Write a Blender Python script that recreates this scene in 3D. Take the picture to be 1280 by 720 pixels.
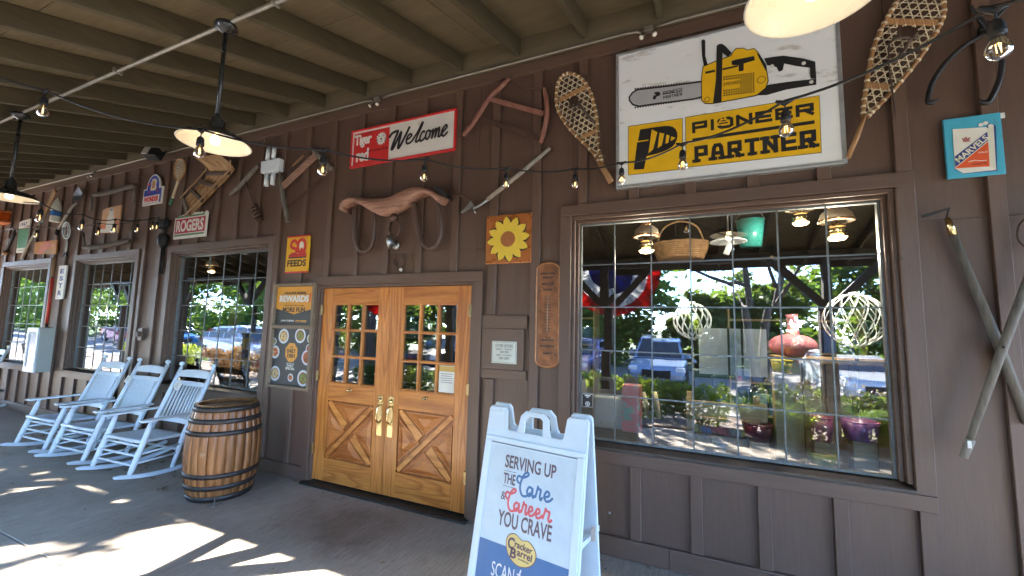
import bpy, math, random
from mathutils import Matrix, Vector
random.seed(7)
R = math.radians
SC = bpy.context.scene
COL = SC.collection
for _o in list(bpy.data.objects): bpy.data.objects.remove(_o)

# ------------------------------------------------------------------ camera
FPX, CYPX, YAW, PIT, ROL = 514.95, 358.643, -0.417824, 0.0968998, 0.0232432   # focal in 1280-px units
CAMD, CAMH = 3.37, 1.7136
_f = Vector((math.sin(YAW)*math.cos(PIT), math.cos(YAW)*math.cos(PIT), math.sin(PIT)))
_r0 = Vector((math.cos(YAW), -math.sin(YAW), 0)); _u0 = _r0.cross(_f)
_r = math.cos(ROL)*_r0 + math.sin(ROL)*_u0; _u = -math.sin(ROL)*_r0 + math.cos(ROL)*_u0
cd = bpy.data.cameras.new('camera'); cam = bpy.data.objects.new('camera', cd); COL.objects.link(cam)
cam.matrix_world = Matrix(((_r.x,_u.x,-_f.x,0),(_r.y,_u.y,-_f.y,-CAMD),(_r.z,_u.z,-_f.z,CAMH),(0,0,0,1)))
cd.sensor_width = 36; cd.lens = 36*FPX/1280; cd.shift_y = (CYPX-360)/1280
cd.clip_start = .05; cd.clip_end = 2000
SC.camera = cam

# ------------------------------------------------------------------ sky, sun, exposure
SUN = Vector((-.60, -1, .80)).normalized()
el = math.asin(SUN.z); az = math.atan2(SUN.x, SUN.y)
W = bpy.data.worlds.new('World'); SC.world = W; W.use_nodes = True
nt = W.node_tree; nt.nodes.clear()
sky = nt.nodes.new('ShaderNodeTexSky'); sky.sky_type = 'NISHITA'; sky.sun_disc = False
sky.sun_elevation = el; sky.sun_rotation = az; sky.air_density = .45; sky.dust_density = .0; sky.ozone_density = 3.0
bg = nt.nodes.new('ShaderNodeBackground'); bg.inputs[1].default_value = .15
wo = nt.nodes.new('ShaderNodeOutputWorld')
nt.links.new(sky.outputs[0], bg.inputs[0]); nt.links.new(bg.outputs[0], wo.inputs[0])
sl = bpy.data.lights.new('sun', 'SUN'); sl.energy = 3.4; sl.angle = R(.5); sl.color = (1, .96, .89)
so = bpy.data.objects.new('sun', sl); COL.objects.link(so)
so.rotation_euler = (-SUN).to_track_quat('-Z', 'Y').to_euler()
SC.view_settings.view_transform = 'Standard'; SC.view_settings.look = 'None'
SC.view_settings.exposure = 4.9; SC.view_settings.gamma = 1; SC.view_settings.use_curve_mapping = False
SC.cycles.max_bounces = 10; SC.cycles.diffuse_bounces = 5; SC.cycles.glossy_bounces = 4
SC.cycles.transparent_max_bounces = 12; SC.cycles.caustics_reflective = False; SC.cycles.caustics_refractive = False
SC.cycles.use_denoising = True; SC.cycles.sample_clamp_indirect = 6

# ------------------------------------------------------------------ wall mapping: the wall is the plane y = 0, seen in the photograph
def U(px, py, y=0.0):
    d = (px-640)/FPX*_r + (CYPX-py)/FPX*_u + _f
    d = d*((CAMD+y)/d.y)
    return Vector((d.x, y, d.z+CAMH))
def crop(x0, y0, s):
    return lambda x, y, d=0.0: U(x0+x/s, y0+y/s, d)

# ------------------------------------------------------------------ mesh builder
class MB:
    def __init__(s): s.v, s.f, s.sm = [], [], []
    def face(s, idx, sm=False): s.f.append(tuple(idx)); s.sm.append(sm)
    def box(s, x0, x1, y0, y1, z0, z1):
        n = len(s.v)
        s.v += [Vector(p) for p in ((x0,y0,z0),(x1,y0,z0),(x1,y1,z0),(x0,y1,z0),(x0,y0,z1),(x1,y0,z1),(x1,y1,z1),(x0,y1,z1))]
        for q in ((0,3,2,1),(4,5,6,7),(0,1,5,4),(1,2,6,5),(2,3,7,6),(3,0,4,7)): s.face([n+i for i in q])
        return s
    def hexa(s, pts):
        n = len(s.v); s.v += [Vector(p) for p in pts]
        for q in ((0,3,2,1),(4,5,6,7),(0,1,5,4),(1,2,6,5),(2,3,7,6),(3,0,4,7)): s.face([n+i for i in q])
        return s
    def bar(s, p, q, w, h, up=(0,0,1), w2=None, h2=None):
        p, q, up = Vector(p), Vector(q), Vector(up); d = (q-p).normalized()
        a = d.cross(up)
        if a.length < 1e-4: a = d.cross(Vector((0,1,0)))
        a.normalize(); b = a.cross(d).normalized()
        w2 = w if w2 is None else w2; h2 = h if h2 is None else h2
        n = len(s.v)
        for c, ww, hh in ((p,w,h),(q,w2,h2)):
            s.v += [c-a*ww/2-b*hh/2, c+a*ww/2-b*hh/2, c+a*ww/2+b*hh/2, c-a*ww/2+b*hh/2]
        for f in ((0,1,2,3),(7,6,5,4),(0,4,5,1),(1,5,6,2),(2,6,7,3),(3,7,4,0)): s.face([n+i for i in f])
        return s
    def tube(s, path, r, n=8, closed=False, flat=None):
        path = [Vector(p) for p in path]; m = len(path); rr = r if isinstance(r, (list, tuple)) else [r]*m
        base = len(s.v); ref = None
        for i, p in enumerate(path):
            a = path[(i-1) % m] if (i > 0 or closed) else p
            b = path[(i+1) % m] if (i < m-1 or closed) else p
            t = (b-a)
            if t.length < 1e-9: t = Vector((0,0,1))
            t.normalize()
            if ref is None: ref = Vector((0,0,1)) if abs(t.z) < .9 else Vector((0,1,0))
            x = (ref-t*ref.dot(t))
            if x.length < 1e-6: x = t.orthogonal()
            x.normalize(); ref = x; y = t.cross(x)
            for k in range(n):
                an = 2*math.pi*k/n
                fy = 1 if flat is None else flat
                s.v.append(p+x*math.cos(an)*rr[i]+y*math.sin(an)*rr[i]*fy)
        for i in range(m if closed else m-1):
            j = (i+1) % m
            for k in range(n):
                l = (k+1) % n
                s.face((base+i*n+k, base+i*n+l, base+j*n+l, base+j*n+k), True)
        if not closed:
            s.face([base+k for k in range(n)][::-1]); s.face([base+(m-1)*n+k for k in range(n)])
        return s
    def lathe(s, prof, n=24, o=(0,0,0), M=None, cap=True, a0=0, a1=2*math.pi, sm=True):
        o = Vector(o); base = len(s.v); full = abs(a1-a0-2*math.pi) < 1e-6
        cnt = n if full else n+1
        for r, z in prof:
            for k in range(cnt):
                a = a0+(a1-a0)*k/n; p = Vector((r*math.cos(a), r*math.sin(a), z))
                if M is not None: p = M @ p
                s.v.append(o+p)
        for i in range(len(prof)-1):
            for k in range(n):
                l = (k+1) % cnt
                s.face((base+i*cnt+k, base+i*cnt+l, base+(i+1)*cnt+l, base+(i+1)*cnt+k), sm)
        if cap and full:
            if prof[0][0] > 1e-5: s.face([base+k for k in range(cnt)][::-1])
            if prof[-1][0] > 1e-5: s.face([base+(len(prof)-1)*cnt+k for k in range(cnt)])
        return s
    def ball(s, c, r, n=10, sq=1.0):
        m = max(4, n//2)
        return s.lathe([(max(1e-5, r*math.sin(math.pi*i/m)), -r*sq*math.cos(math.pi*i/m)) for i in range(m+1)], n, c, cap=False)
    def prism(s, pts, z0, z1, M=None):
        n = len(s.v); k = len(pts)
        ar = sum(pts[i][0]*pts[(i+1)%k][1]-pts[(i+1)%k][0]*pts[i][1] for i in range(k))
        if ar < 0: pts = pts[::-1]
        for z in (z0, z1):
            for p in pts:
                q = Vector((p[0], p[1], z)); s.v.append(M @ q if M else q)
        s.face([n+i for i in range(k)][::-1]); s.face([n+k+i for i in range(k)])
        for i in range(k):
            j = (i+1) % k; s.face((n+i, n+j, n+k+j, n+k+i))
        return s
    def rect(s, x0, x1, y0, y1, z0, z1): return s.box(x0, x1, y0, y1, z0, z1)
    def disc(s, cx, cy, r, z0, z1, n=20, ry=None):
        ry = r if ry is None else ry
        return s.prism([(cx+r*math.cos(2*math.pi*i/n), cy+ry*math.sin(2*math.pi*i/n)) for i in range(n)], z0, z1)
    def quad(s, a, b, c, d):
        n = len(s.v); s.v += [Vector(p) for p in (a,b,c,d)]; s.face((n,n+1,n+2,n+3)); return s
    def mesh(s, name, m, inv=None):
        me = bpy.data.meshes.new(name)
        vs = [inv @ p for p in s.v] if inv is not None else s.v
        me.from_pydata([tuple(p) for p in vs], [], s.f)
        me.polygons.foreach_set('use_smooth', s.sm)
        if m: me.materials.append(m)
        me.update(); return me
    def build(s, name, m, parent=None, world=True, bevel=0, seg=2):
        inv = WM[parent.name].inverted() if (parent is not None and world and parent.name in WM) else None
        o = bpy.data.objects.new(name, s.mesh(name, m, inv)); COL.objects.link(o)
        if parent is not None:
            o.parent = parent
            if parent.name in WM: WM[o.name] = WM[parent.name]
        if bevel: bev(o, bevel, seg)
        return o
WM = {}
def bev(o, w, seg=2):
    b = o.modifiers.new('bevel', 'BEVEL'); b.width = w; b.segments = seg; b.limit_method = 'ANGLE'; b.angle_limit = R(40)
    return o
def tag(o, label, cat, group=None):
    o['label'] = label; o['category'] = cat
    if group: o['group'] = group
    return o
def thing(name, label, cat, loc=(0,0,0), M=None, group=None):
    o = bpy.data.objects.new(name, None); COL.objects.link(o); o.empty_display_size = .1
    T = Matrix.Translation(Vector(loc))
    if M is not None: T = T @ M.to_4x4(); o.rotation_euler = M.to_euler()
    o.location = loc; WM[o.name] = T
    return tag(o, label, cat, group)
def struct(name, mb, m, kind='structure'):
    o = mb.build(name, m); o['kind'] = kind; return o
def dup(o, parent=None):
    c = o.copy(); COL.objects.link(c); c.parent = parent
    for ch in o.children: dup(ch, c)
    return c

# ------------------------------------------------------------------ materials
MATS = {}
def newmat(name):
    m = bpy.data.materials.new(name); m.use_nodes = True; t = m.node_tree; t.nodes.clear()
    out = t.nodes.new('ShaderNodeOutputMaterial'); b = t.nodes.new('ShaderNodeBsdfPrincipled')
    t.links.new(b.outputs[0], out.inputs[0]); return m, t, b, out
def coords(t, stretch, rot=(0,0,0), kind='Object'):
    tc = t.nodes.new('ShaderNodeTexCoord'); mp = t.nodes.new('ShaderNodeMapping')
    mp.inputs['Scale'].default_value = stretch; mp.inputs['Rotation'].default_value = rot
    t.links.new(tc.outputs[kind], mp.inputs[0]); return mp.outputs[0]
def noise(t, vec, scale, detail=4, rough=.55, dist=0):
    n = t.nodes.new('ShaderNodeTexNoise'); n.inputs['Scale'].default_value = scale
    n.inputs['Detail'].default_value = detail; n.inputs['Roughness'].default_value = rough; n.inputs['Distortion'].default_value = dist
    t.links.new(vec, n.inputs['Vector']); return n.outputs[0]
def ramp(t, fac, stops):
    r = t.nodes.new('ShaderNodeValToRGB'); e = r.color_ramp.elements
    while len(e) < len(stops): e.new(.5)
    for i, (p, c) in enumerate(stops):
        e[i].position = p; e[i].color = (*c, 1) if len(c) == 3 else c
    t.links.new(fac, r.inputs[0]); return r.outputs[0]
def mixc(t, fac, a, b, mode='MIX'):
    n = t.nodes.new('ShaderNodeMix'); n.data_type = 'RGBA'; n.blend_type = mode
    for s, v in ((n.inputs[0], fac), (n.inputs[6], a), (n.inputs[7], b)):
        if hasattr(v, 'is_output'): t.links.new(v, s)
        elif isinstance(v, (int, float)): s.default_value = v
        else: s.default_value = (*v, 1)
    return n.outputs[2]
def mathn(t, op, a, b=None):
    n = t.nodes.new('ShaderNodeMath'); n.operation = op
    for s, v in ((n.inputs[0], a), (n.inputs[1], b)):
        if v is None: continue
        if hasattr(v, 'is_output'): t.links.new(v, s)
        else: s.default_value = v
    return n.outputs[0]
def bump(t, b, h, strength, dist=.01):
    n = t.nodes.new('ShaderNodeBump'); n.inputs['Strength'].default_value = strength; n.inputs['Distance'].default_value = dist
    t.links.new(h, n.inputs['Height']); t.links.new(n.outputs[0], b.inputs['Normal'])
def mk(name, col, rough=.6, var=.25, ns=6, bmp=.15, bs=60, metal=0, st=(1,1,1), spec=.5, wear=None, wearamt=.55, rnd=0.0, wearscale=9):
    """painted / plain surface: colour varied by noise, worn spots of a second colour, fine relief"""
    if name in MATS: return MATS[name]
    m, t, b, out = newmat(name); v = coords(t, st)
    n1 = noise(t, v, ns, 5); lo = tuple(c*(1-var) for c in col); hi = tuple(min(1, c*(1+var)) for c in col)
    c = ramp(t, n1, [(.25, lo), (.75, hi)])
    if rnd:
        oi = t.nodes.new('ShaderNodeObjectInfo'); hs = t.nodes.new('ShaderNodeHueSaturation')
        k = mathn(t, 'MULTIPLY_ADD', oi.outputs['Random'], rnd); k.node.inputs[2].default_value = 1-rnd/2
        t.links.new(k, hs.inputs['Value']); t.links.new(c, hs.inputs['Color']); c = hs.outputs[0]
    if wear:
        w = noise(t, v, wearscale, 8, .7); wf = ramp(t, w, [(wearamt, (0,0,0)), (wearamt+.06, (1,1,1))])
        c = mixc(t, wf, c, wear)
    t.links.new(c, b.inputs['Base Color'])
    rr = ramp(t, noise(t, v, ns*2.3, 3), [(.3, (rough*.8,)*3), (.7, (min(1, rough*1.15),)*3)])
    t.links.new(rr, b.inputs['Roughness'])
    b.inputs['Metallic'].default_value = metal; b.inputs['Specular IOR Level'].default_value = spec
    if bmp: bump(t, b, noise(t, v, bs, 4), bmp, .004)
    MATS[name] = m; return m
def wood(name, dark, light, axis='z', rough=.6, ns=7, ring=0, bmp=.3, worn=None, wornamt=.6, spec=.4, rnd=.25, kind='Object'):
    """grain drawn out along one axis; ring > 0 adds plain-sawn contour figure"""
    if name in MATS: return MATS[name]
    m, t, b, out = newmat(name)
    sc = {'x': (.08,1,1), 'y': (1,.08,1), 'z': (1,1,.08)}[axis]
    v = coords(t, sc, kind=kind)
    oi = t.nodes.new('ShaderNodeObjectInfo')
    ad = t.nodes.new('ShaderNodeVectorMath'); ad.operation = 'ADD'
    cmb = t.nodes.new('ShaderNodeCombineXYZ'); k = mathn(t, 'MULTIPLY', oi.outputs['Random'], 37.0)
    for i in range(3): t.links.new(k, cmb.inputs[i])
    t.links.new(v, ad.inputs[0]); t.links.new(cmb.outputs[0], ad.inputs[1]); v = ad.outputs[0]
    g = noise(t, v, ns*9, 6, .65)
    c = ramp(t, g, [(.3, dark), (.7, light)])
    if ring:
        big = noise(t, v, ns*.55, 2, .5, .3)
        s = mathn(t, 'FRACT', mathn(t, 'MULTIPLY', big, ring))
        rr = ramp(t, s, [(0, (1,1,1)), (.5, (.96,.93,.9)), (.82, (.60,.46,.34)), (1, (1,1,1))])
        c = mixc(t, .9, c, rr, 'MULTIPLY')
    lf = noise(t, v, ns*.8, 3); c = mixc(t, .35, c, ramp(t, lf, [(.3, (.6,.55,.5)), (.7, (1,1,1))]), 'MULTIPLY')
    if rnd:
        hs = t.nodes.new('ShaderNodeHueSaturation'); kk = mathn(t, 'MULTIPLY_ADD', oi.outputs['Random'], rnd); kk.node.inputs[2].default_value = 1-rnd/2
        t.links.new(kk, hs.inputs['Value']); t.links.new(c, hs.inputs['Color']); c = hs.outputs[0]
    if worn:
        w = noise(t, v, ns*2, 8, .75); c = mixc(t, ramp(t, w, [(wornamt, (0,0,0)), (wornamt+.12, (1,1,1))]), c, worn)
    t.links.new(c, b.inputs['Base Color']); b.inputs['Roughness'].default_value = rough; b.inputs['Specular IOR Level'].default_value = spec
    bump(t, b, g, bmp, .004); MATS[name] = m; return m
def glow(name, col, strength):
    m, t, b, out = newmat(name); b.inputs['Base Color'].default_value = (*col, 1)
    b.inputs['Emission Color'].default_value = (*col, 1); b.inputs['Emission Strength'].default_value = strength
    MATS[name] = m; return m
def glassm(name, tint, ior, wav=0.0, ws=3.0, fade=1.0):
    """sheet glass: mirror by Fresnel, otherwise see-through"""
    m = bpy.data.materials.new(name); m.use_nodes = True; t = m.node_tree; t.nodes.clear()
    out = t.nodes.new('ShaderNodeOutputMaterial'); tr = t.nodes.new('ShaderNodeBsdfTransparent'); gl = t.nodes.new('ShaderNodeBsdfGlossy')
    tr.inputs[0].default_value = (*tint, 1); gl.inputs['Roughness'].default_value = 0.0; gl.inputs[0].default_value = (1,1,1,1)
    fr = t.nodes.new('ShaderNodeFresnel'); fr.inputs[0].default_value = ior
    mx = t.nodes.new('ShaderNodeMixShader'); t.links.new(fr.outputs[0], mx.inputs[0]); t.links.new(tr.outputs[0], mx.inputs[1]); t.links.new(gl.outputs[0], mx.inputs[2])
    t.links.new(mx.outputs[0], out.inputs[0])
    if wav:
        v = coords(t, (1,1,1)); n = noise(t, v, ws, 2); bp = t.nodes.new('ShaderNodeBump'); bp.inputs['Strength'].default_value = wav; bp.inputs['Distance'].default_value = .02
        t.links.new(n, bp.inputs['Height']); t.links.new(bp.outputs[0], gl.inputs['Normal'])
    MATS[name] = m; return m
def leafm(name, a, b_, trans=.5):
    m = bpy.data.materials.new(name); m.use_nodes = True; t = m.node_tree; t.nodes.clear()
    out = t.nodes.new('ShaderNodeOutputMaterial'); d = t.nodes.new('ShaderNodeBsdfPrincipled'); tl = t.nodes.new('ShaderNodeBsdfTranslucent')
    n = noise(t, coords(t, (1,1,1)), 2.5, 4); c = ramp(t, n, [(.3, a), (.7, b_)])
    d.inputs['Roughness'].default_value = .5; t.links.new(c, d.inputs[0])
    c2 = mixc(t, 1.0, c, (1.6,1.5,.6) if 'bunting' not in name else (1,1,1), 'MULTIPLY'); t.links.new(c2, tl.inputs[0])
    mx = t.nodes.new('ShaderNodeMixShader'); mx.inputs[0].default_value = trans
    t.links.new(d.outputs[0], mx.inputs[1]); t.links.new(tl.outputs[0], mx.inputs[2]); t.links.new(mx.outputs[0], out.inputs[0])
    MATS[name] = m; return m

wall_paint = wood('brown wall paint', (.102,.058,.040), (.122,.072,.050), 'z', .5, 5, bmp=.35, rnd=.14, worn=(.15,.115,.097), wornamt=.68, spec=.55)
batten_paint = wood('brown batten paint', (.104,.060,.041), (.126,.075,.053), 'z', .5, 6, bmp=.35, rnd=.14, spec=.55)
trim_paint = wood('brown trim paint', (.104,.060,.041), (.128,.077,.055), 'x', .48, 6, bmp=.3, rnd=.08, spec=.55)
sill_paint = mk('dark sill paint', (.045,.035,.03), .45, .2, 12, .15)
roof_paint = wood('olive brown rafter paint', (.070,.055,.032), (.102,.082,.049), 'y', .7, 5, bmp=.25, rnd=.15)
deck_paint = wood('olive brown ceiling paint', (.125,.098,.056), (.172,.138,.083), 'x', .75, 5, bmp=.25, rnd=.2)
ledger_paint = wood('olive ledger paint', (.125,.098,.060), (.165,.133,.083), 'x', .65, 5, bmp=.25, rnd=.1)
post_paint = wood('dark post paint', (.045,.036,.03), (.07,.056,.046), 'z', .6, 5)
oak_v = wood('golden oak vertical', (.46,.158,.030), (.68,.285,.066), 'z', .33, 6, ring=17, bmp=.08, rnd=.1, spec=.5)
oak_h = wood('golden oak horizontal', (.46,.158,.030), (.68,.285,.066), 'x', .33, 6, ring=17, bmp=.08, rnd=.1, spec=.5)
oak_x = wood('golden oak crossed boards', (.54,.20,.042), (.74,.33,.085), 'x', .33, 6, ring=6, bmp=.08, rnd=.12, spec=.5)
oak_t = wood('golden oak raised triangles', (.46,.15,.035), (.64,.25,.065), 'x', .33, 6, ring=6, bmp=.08, rnd=.1, spec=.5)
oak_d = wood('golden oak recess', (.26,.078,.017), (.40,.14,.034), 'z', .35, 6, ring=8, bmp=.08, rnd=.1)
brass = mk('polished brass', (.62,.47,.23), .16, .15, 30, .2, 25, 1)
steel = mk('dull steel', (.42,.42,.42), .4, .2, 30, .1, 80, 1)
galv = mk('galvanised conduit', (.27,.245,.20), .45, .15, 20, .05, 80, .6)
black_iron = mk('black iron', (.025,.024,.025), .5, .3, 20, .25, 50, .3)
black_plastic = mk('black plastic', (.014,.014,.016), .55, .2, 20, .1, spec=.25)
white_pl = mk('white plastic', (.58,.65,.70), .45, .05, 3, .06, 90, wear=(.58,.6,.62), wearamt=.68, wearscale=5)
white_paint = mk('white chair paint', (.68,.75,.80), .4, .08, 6, .08, 60, wear=(.40,.43,.45), wearamt=.66, wearscale=12)
lead = mk('grey lead came', (.15,.16,.16), .45, .2, 20, .1, 80, .5)

# ------------------------------------------------------------------ text
def text_mb(txt, x0, x1, y0, y1, z=0.002, bold=0.0, shear=0.0, thick=.0012, rot=0, space=1.0):
    """lettering of the built-in face, fitted to a box in sign coordinates"""
    c = bpy.data.curves.new('t', 'FONT'); c.body = txt; c.offset = bold; c.shear = shear; c.extrude = .5; c.resolution_u = 3; c.space_character = space
    o = bpy.data.objects.new('t', c); COL.objects.link(o)
    me = bpy.data.meshes.new_from_object(o)
    mb = MB(); vs = [v.co.copy() for v in me.vertices]
    if vs:
        ax, bx = min(v.x for v in vs), max(v.x for v in vs); ay, by = min(v.y for v in vs), max(v.y for v in vs)
        w, h = x1-x0, y1-y0; ca, sa = math.cos(rot), math.sin(rot); cx, cy = (x0+x1)/2, (y0+y1)/2
        for v in vs:
            lx = (v.x-ax)/(bx-ax)*w-w/2; ly = (v.y-ay)/(by-ay)*h-h/2
            mb.v.append(Vector((cx+lx*ca-ly*sa, cy+lx*sa+ly*ca, z+(thick if v.z > 0 else 0))))
        for p in me.polygons: mb.face(list(p.vertices))
    bpy.data.objects.remove(o); bpy.data.curves.remove(c); bpy.data.meshes.remove(me)
    return mb
GLY = {'P': [[(0,0),(0,1),(1,1),(1,.45),(0,.45)]], 'I': [[(.5,0),(.5,1)]], 'O': [[(.5,0),(.8,0),(1,.15),(1,.85),(.8,1),(.2,1),(0,.85),(0,.15),(.2,0),(.5,0)]], 'N': [[(0,0),(0,1)],[(.02,.97),(.98,.03)],[(1,0),(1,1)]],
       'E': [[(1,0),(0,0),(0,1),(1,1)],[(0,.5),(.92,.5)]], 'R': [[(0,0),(0,1),(1,1),(1,.45),(0,.45)],[(.5,.45),(1,0)]],
       'A': [[(0,0),(.15,.85),(.3,1),(.7,1),(.85,.85),(1,0)],[(.1,.4),(.9,.4)]], 'T': [[(.5,0),(.5,1)],[(0,1),(1,1)]],
       'G': [[(1,.8),(.85,1),(.15,1),(0,.8),(0,.2),(.15,0),(.85,0),(1,.2),(1,.45),(.6,.45)]],
       'S': [[(1,.82),(.85,1),(.15,1),(0,.82),(0,.65),(.15,.52),(.85,.48),(1,.35),(1,.18),(.85,0),(.15,0),(0,.18)]]}
SERIF = {'P': [(0,0)], 'A': [(0,0),(1,0)], 'R': [(0,0),(1,0)], 'T': [(.5,0)], 'N': [(0,0),(0,1),(1,1)], 'E': []}
def ribbon(mb, pts, th, z, dz=.0):
    """flat brush stroke through points, one continuous strip with mitred bends"""
    pts = [Vector((p[0], p[1])) for p in pts]; n = len(pts); ths = th if isinstance(th, list) else [th]*n
    L = []
    for i, p in enumerate(pts):
        a = (p-pts[i-1]).normalized() if i else (pts[1]-p).normalized()
        b = (pts[i+1]-p).normalized() if i < n-1 else a
        t = (a+b)
        t = t.normalized() if t.length > 1e-6 else a
        nn = Vector((-t.y, t.x)); c = max(.68, abs(nn.dot(Vector((-a.y, a.x)))))
        L.append((p+nn*ths[i]/2/c, p-nn*ths[i]/2/c))
    base = len(mb.v)
    for i, (l, r) in enumerate(L):
        zz = z+dz*i; mb.v += [Vector((l.x,l.y,zz)), Vector((r.x,r.y,zz))]
    for i in range(n-1): mb.face((base+2*i+1, base+2*i+3, base+2*i+2, base+2*i))
    return mb
def spline(pts, k=6, closed=False):
    P = [Vector(p) for p in pts]; n = len(P); out = []
    for i in range(n if closed else n-1):
        if closed: a, b, c, d = P[(i-1)%n], P[i], P[(i+1)%n], P[(i+2)%n]
        else: a, b, c, d = P[max(i-1,0)], P[i], P[i+1], P[min(i+2,n-1)]
        for j in range(k):
            t = j/k; out.append(.5*((2*b)+(c-a)*t+(2*a-5*b+4*c-d)*t*t+(3*b-a-3*c+d)*t**3))
    if not closed: out.append(P[-1])
    return out
def stroke_word(mb, word, x0, x1, y0, y1, th, z, gap=.28, slab=False):
    wd = {'I': .14}; tot = sum(wd.get(c, 1) for c in word)+gap*(len(word)-1); u = (x1-x0-th)/tot; x = x0+th/2; k = 0
    for c in word:
        w = wd.get(c, 1)*u; hx = lambda p: x+p[0]*w; hy = lambda p: y0+th/2+p[1]*(y1-y0-th)
        for st in GLY[c]:
            pts = [(hx(p), hy(p)) for p in st]
            a, b = Vector(pts[0]), Vector(pts[-1])
            if (a-b).length > 1e-6:
                d0 = (a-Vector(pts[1])).normalized()*th/2; d1 = (b-Vector(pts[-2])).normalized()*th/2
                pts[0] = tuple(a+d0); pts[-1] = tuple(b+d1)
            k += 1; ribbon(mb, pts, th, z+.00012*k, .00002)
        if slab:
            for p in SERIF.get(c, []):
                k += 1; cx, cy = hx(p), hy(p); ribbon(mb, [(cx-th*1.05, cy), (cx+th*1.05, cy)], th*.85, z+.00012*k)
        x += w+gap*u
    return mb
RX = Matrix.Rotation(R(90), 3, 'X')      # sign coordinates: x right, y up, z out of the wall
def sign_at(name, label, cat, x0, z0, depth=.02, tilt=0.0, group=None, face=None):
    k = 1-(depth if face is None else face)/CAMD             # coordinates were measured on the wall plane, the face stands proud of it
    x0, z0 = x0*k, CAMH+(z0-CAMH)*k
    return thing(name, label, cat, (x0, -depth, z0), RX @ Matrix.Rotation(tilt, 3, 'Z'), group)
def flat(name, m, parent, mb, bevel=0):
    return mb.build(name, m, parent, world=False, bevel=bevel)
def ink(name, col, rough=.45, wear=None, amt=.60):
    return mk('print '+name, col, rough, .08, 8, .05, 60, wear=wear, wearamt=amt, wearscale=14)

# ================================================================== THE SETTING
GZ = -.25                                    # car park level
floor_m = None
def concrete(name, a, b_, st=(1,1,1), stain=True):
    m, t, b, out = newmat(name)
    v = coords(t, (1,1,1)); vs = coords(t, (9,.55,1))
    n1 = noise(t, v, 1.1, 6, .6); n2 = noise(t, v, 55, 5, .7); n3 = noise(t, vs, 9, 5, .7)
    c = ramp(t, n1, [(.3, a), (.7, b_)])
    c = mixc(t, .85, c, ramp(t, n3, [(.35, (.60,.58,.56)), (.65, (1,1,1))]), 'MULTIPLY')
    c = mixc(t, .5, c, ramp(t, n2, [(.3, (.7,.69,.68)), (.65, (1,1,1))]), 'MULTIPLY')
    if stain:
        n4 = noise(t, v, .55, 5, .65); c = mixc(t, .8, c, ramp(t, n4, [(.42, (1,1,1)), (.60, (.52,.49,.46))]), 'MULTIPLY')
        n5 = noise(t, v, 3.5, 7, .75); c = mixc(t, .5, c, ramp(t, n5, [(.58, (1,1,1)), (.66, (.62,.6,.57))]), 'MULTIPLY')
    if name == 'broomed concrete':                     # foot-worn dark stain before the double doors
        vm = t.nodes.new('ShaderNodeMapping'); tc = t.nodes.new('ShaderNodeTexCoord'); t.links.new(tc.outputs['Object'], vm.inputs[0])
        vm.inputs['Location'].default_value = (2.75*.62, .55*.95, 0); vm.inputs['Scale'].default_value = (.62, .95, 1)
        ln = t.nodes.new('ShaderNodeVectorMath'); ln.operation = 'LENGTH'; t.links.new(vm.outputs[0], ln.inputs[0])
        dd = mathn(t, 'ADD', ln.outputs['Value'], mathn(t, 'MULTIPLY', noise(t, v, 2.2, 5, .65), .9))
        c = mixc(t, 1.0, c, ramp(t, dd, [(.55, (.50,.45,.41)), (1.0, (1,1,1))]), 'MULTIPLY')
    t.links.new(c, b.inputs[0]); b.inputs['Roughness'].default_value = .75
    h = mathn(t, 'ADD', mathn(t, 'MULTIPLY', n2, .5), n3); bump(t, b, h, .45, .006)
    return m
floor_m = concrete('broomed concrete', (.41,.35,.28), (.54,.47,.385))
pf = bpy.data.objects.new('porch_floor', None); COL.objects.link(pf); pf['kind'] = 'structure'; WM[pf.name] = Matrix.Identity(4)
for ya, yb in ((-1.839, -.0), (-5.0, -1.847)):
    for xa, xb in ((-30, -9.1), (-9.092, 1.6), (1.608, 12)):
        MB().box(xa, xb, ya, yb, -.16, 0).build('floor_slab', floor_m, pf, bevel=.006)
MB().box(-30, 12, -5.0, 0, -.3, -.165).build('slab_bed', mk('joint grit', (.06,.055,.05), .9), pf)
asph = concrete('asphalt', (.17,.165,.155), (.24,.23,.215), stain=False)
struct('ground', MB().box(-400, 400, -500, 400, -.9, GZ-.03), mk('dry grass ground', (.07,.08,.03), .9, .4, 1.5))
struct('parking_lot', MB().box(-90, 60, -19, -7.2, GZ-.2, GZ), asph)
lot_line = mk('lot line paint', (.7,.7,.68), .6)
pk = bpy.data.objects.new('parking_marking', None); COL.objects.link(pk); pk['kind'] = 'structure'; WM[pk.name] = Matrix.Identity(4)
for i in range(-14, 8): MB().box(i*2.75-.05, i*2.75+.05, -12.8, -7.6, GZ, GZ+.004).build('bay_line', lot_line, pk)
struct('planting_bed', MB().box(-60, 30, -7.0, -5.02, GZ-.2, GZ+.12), mk('bark mulch', (.16,.115,.085), .95, .5, 9, .6, 40))
struct('kerb', MB().box(-90, 60, -7.2, -7.0, GZ-.2, GZ+.14), concrete('kerb concrete', (.3,.29,.27), (.4,.39,.36), stain=False))
struct('lawn', MB().box(-200, 120, -90, -19.2, GZ-.2, GZ+.05), mk('lawn', (.06,.10,.03), .9, .4, 2, .5, 30))

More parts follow.
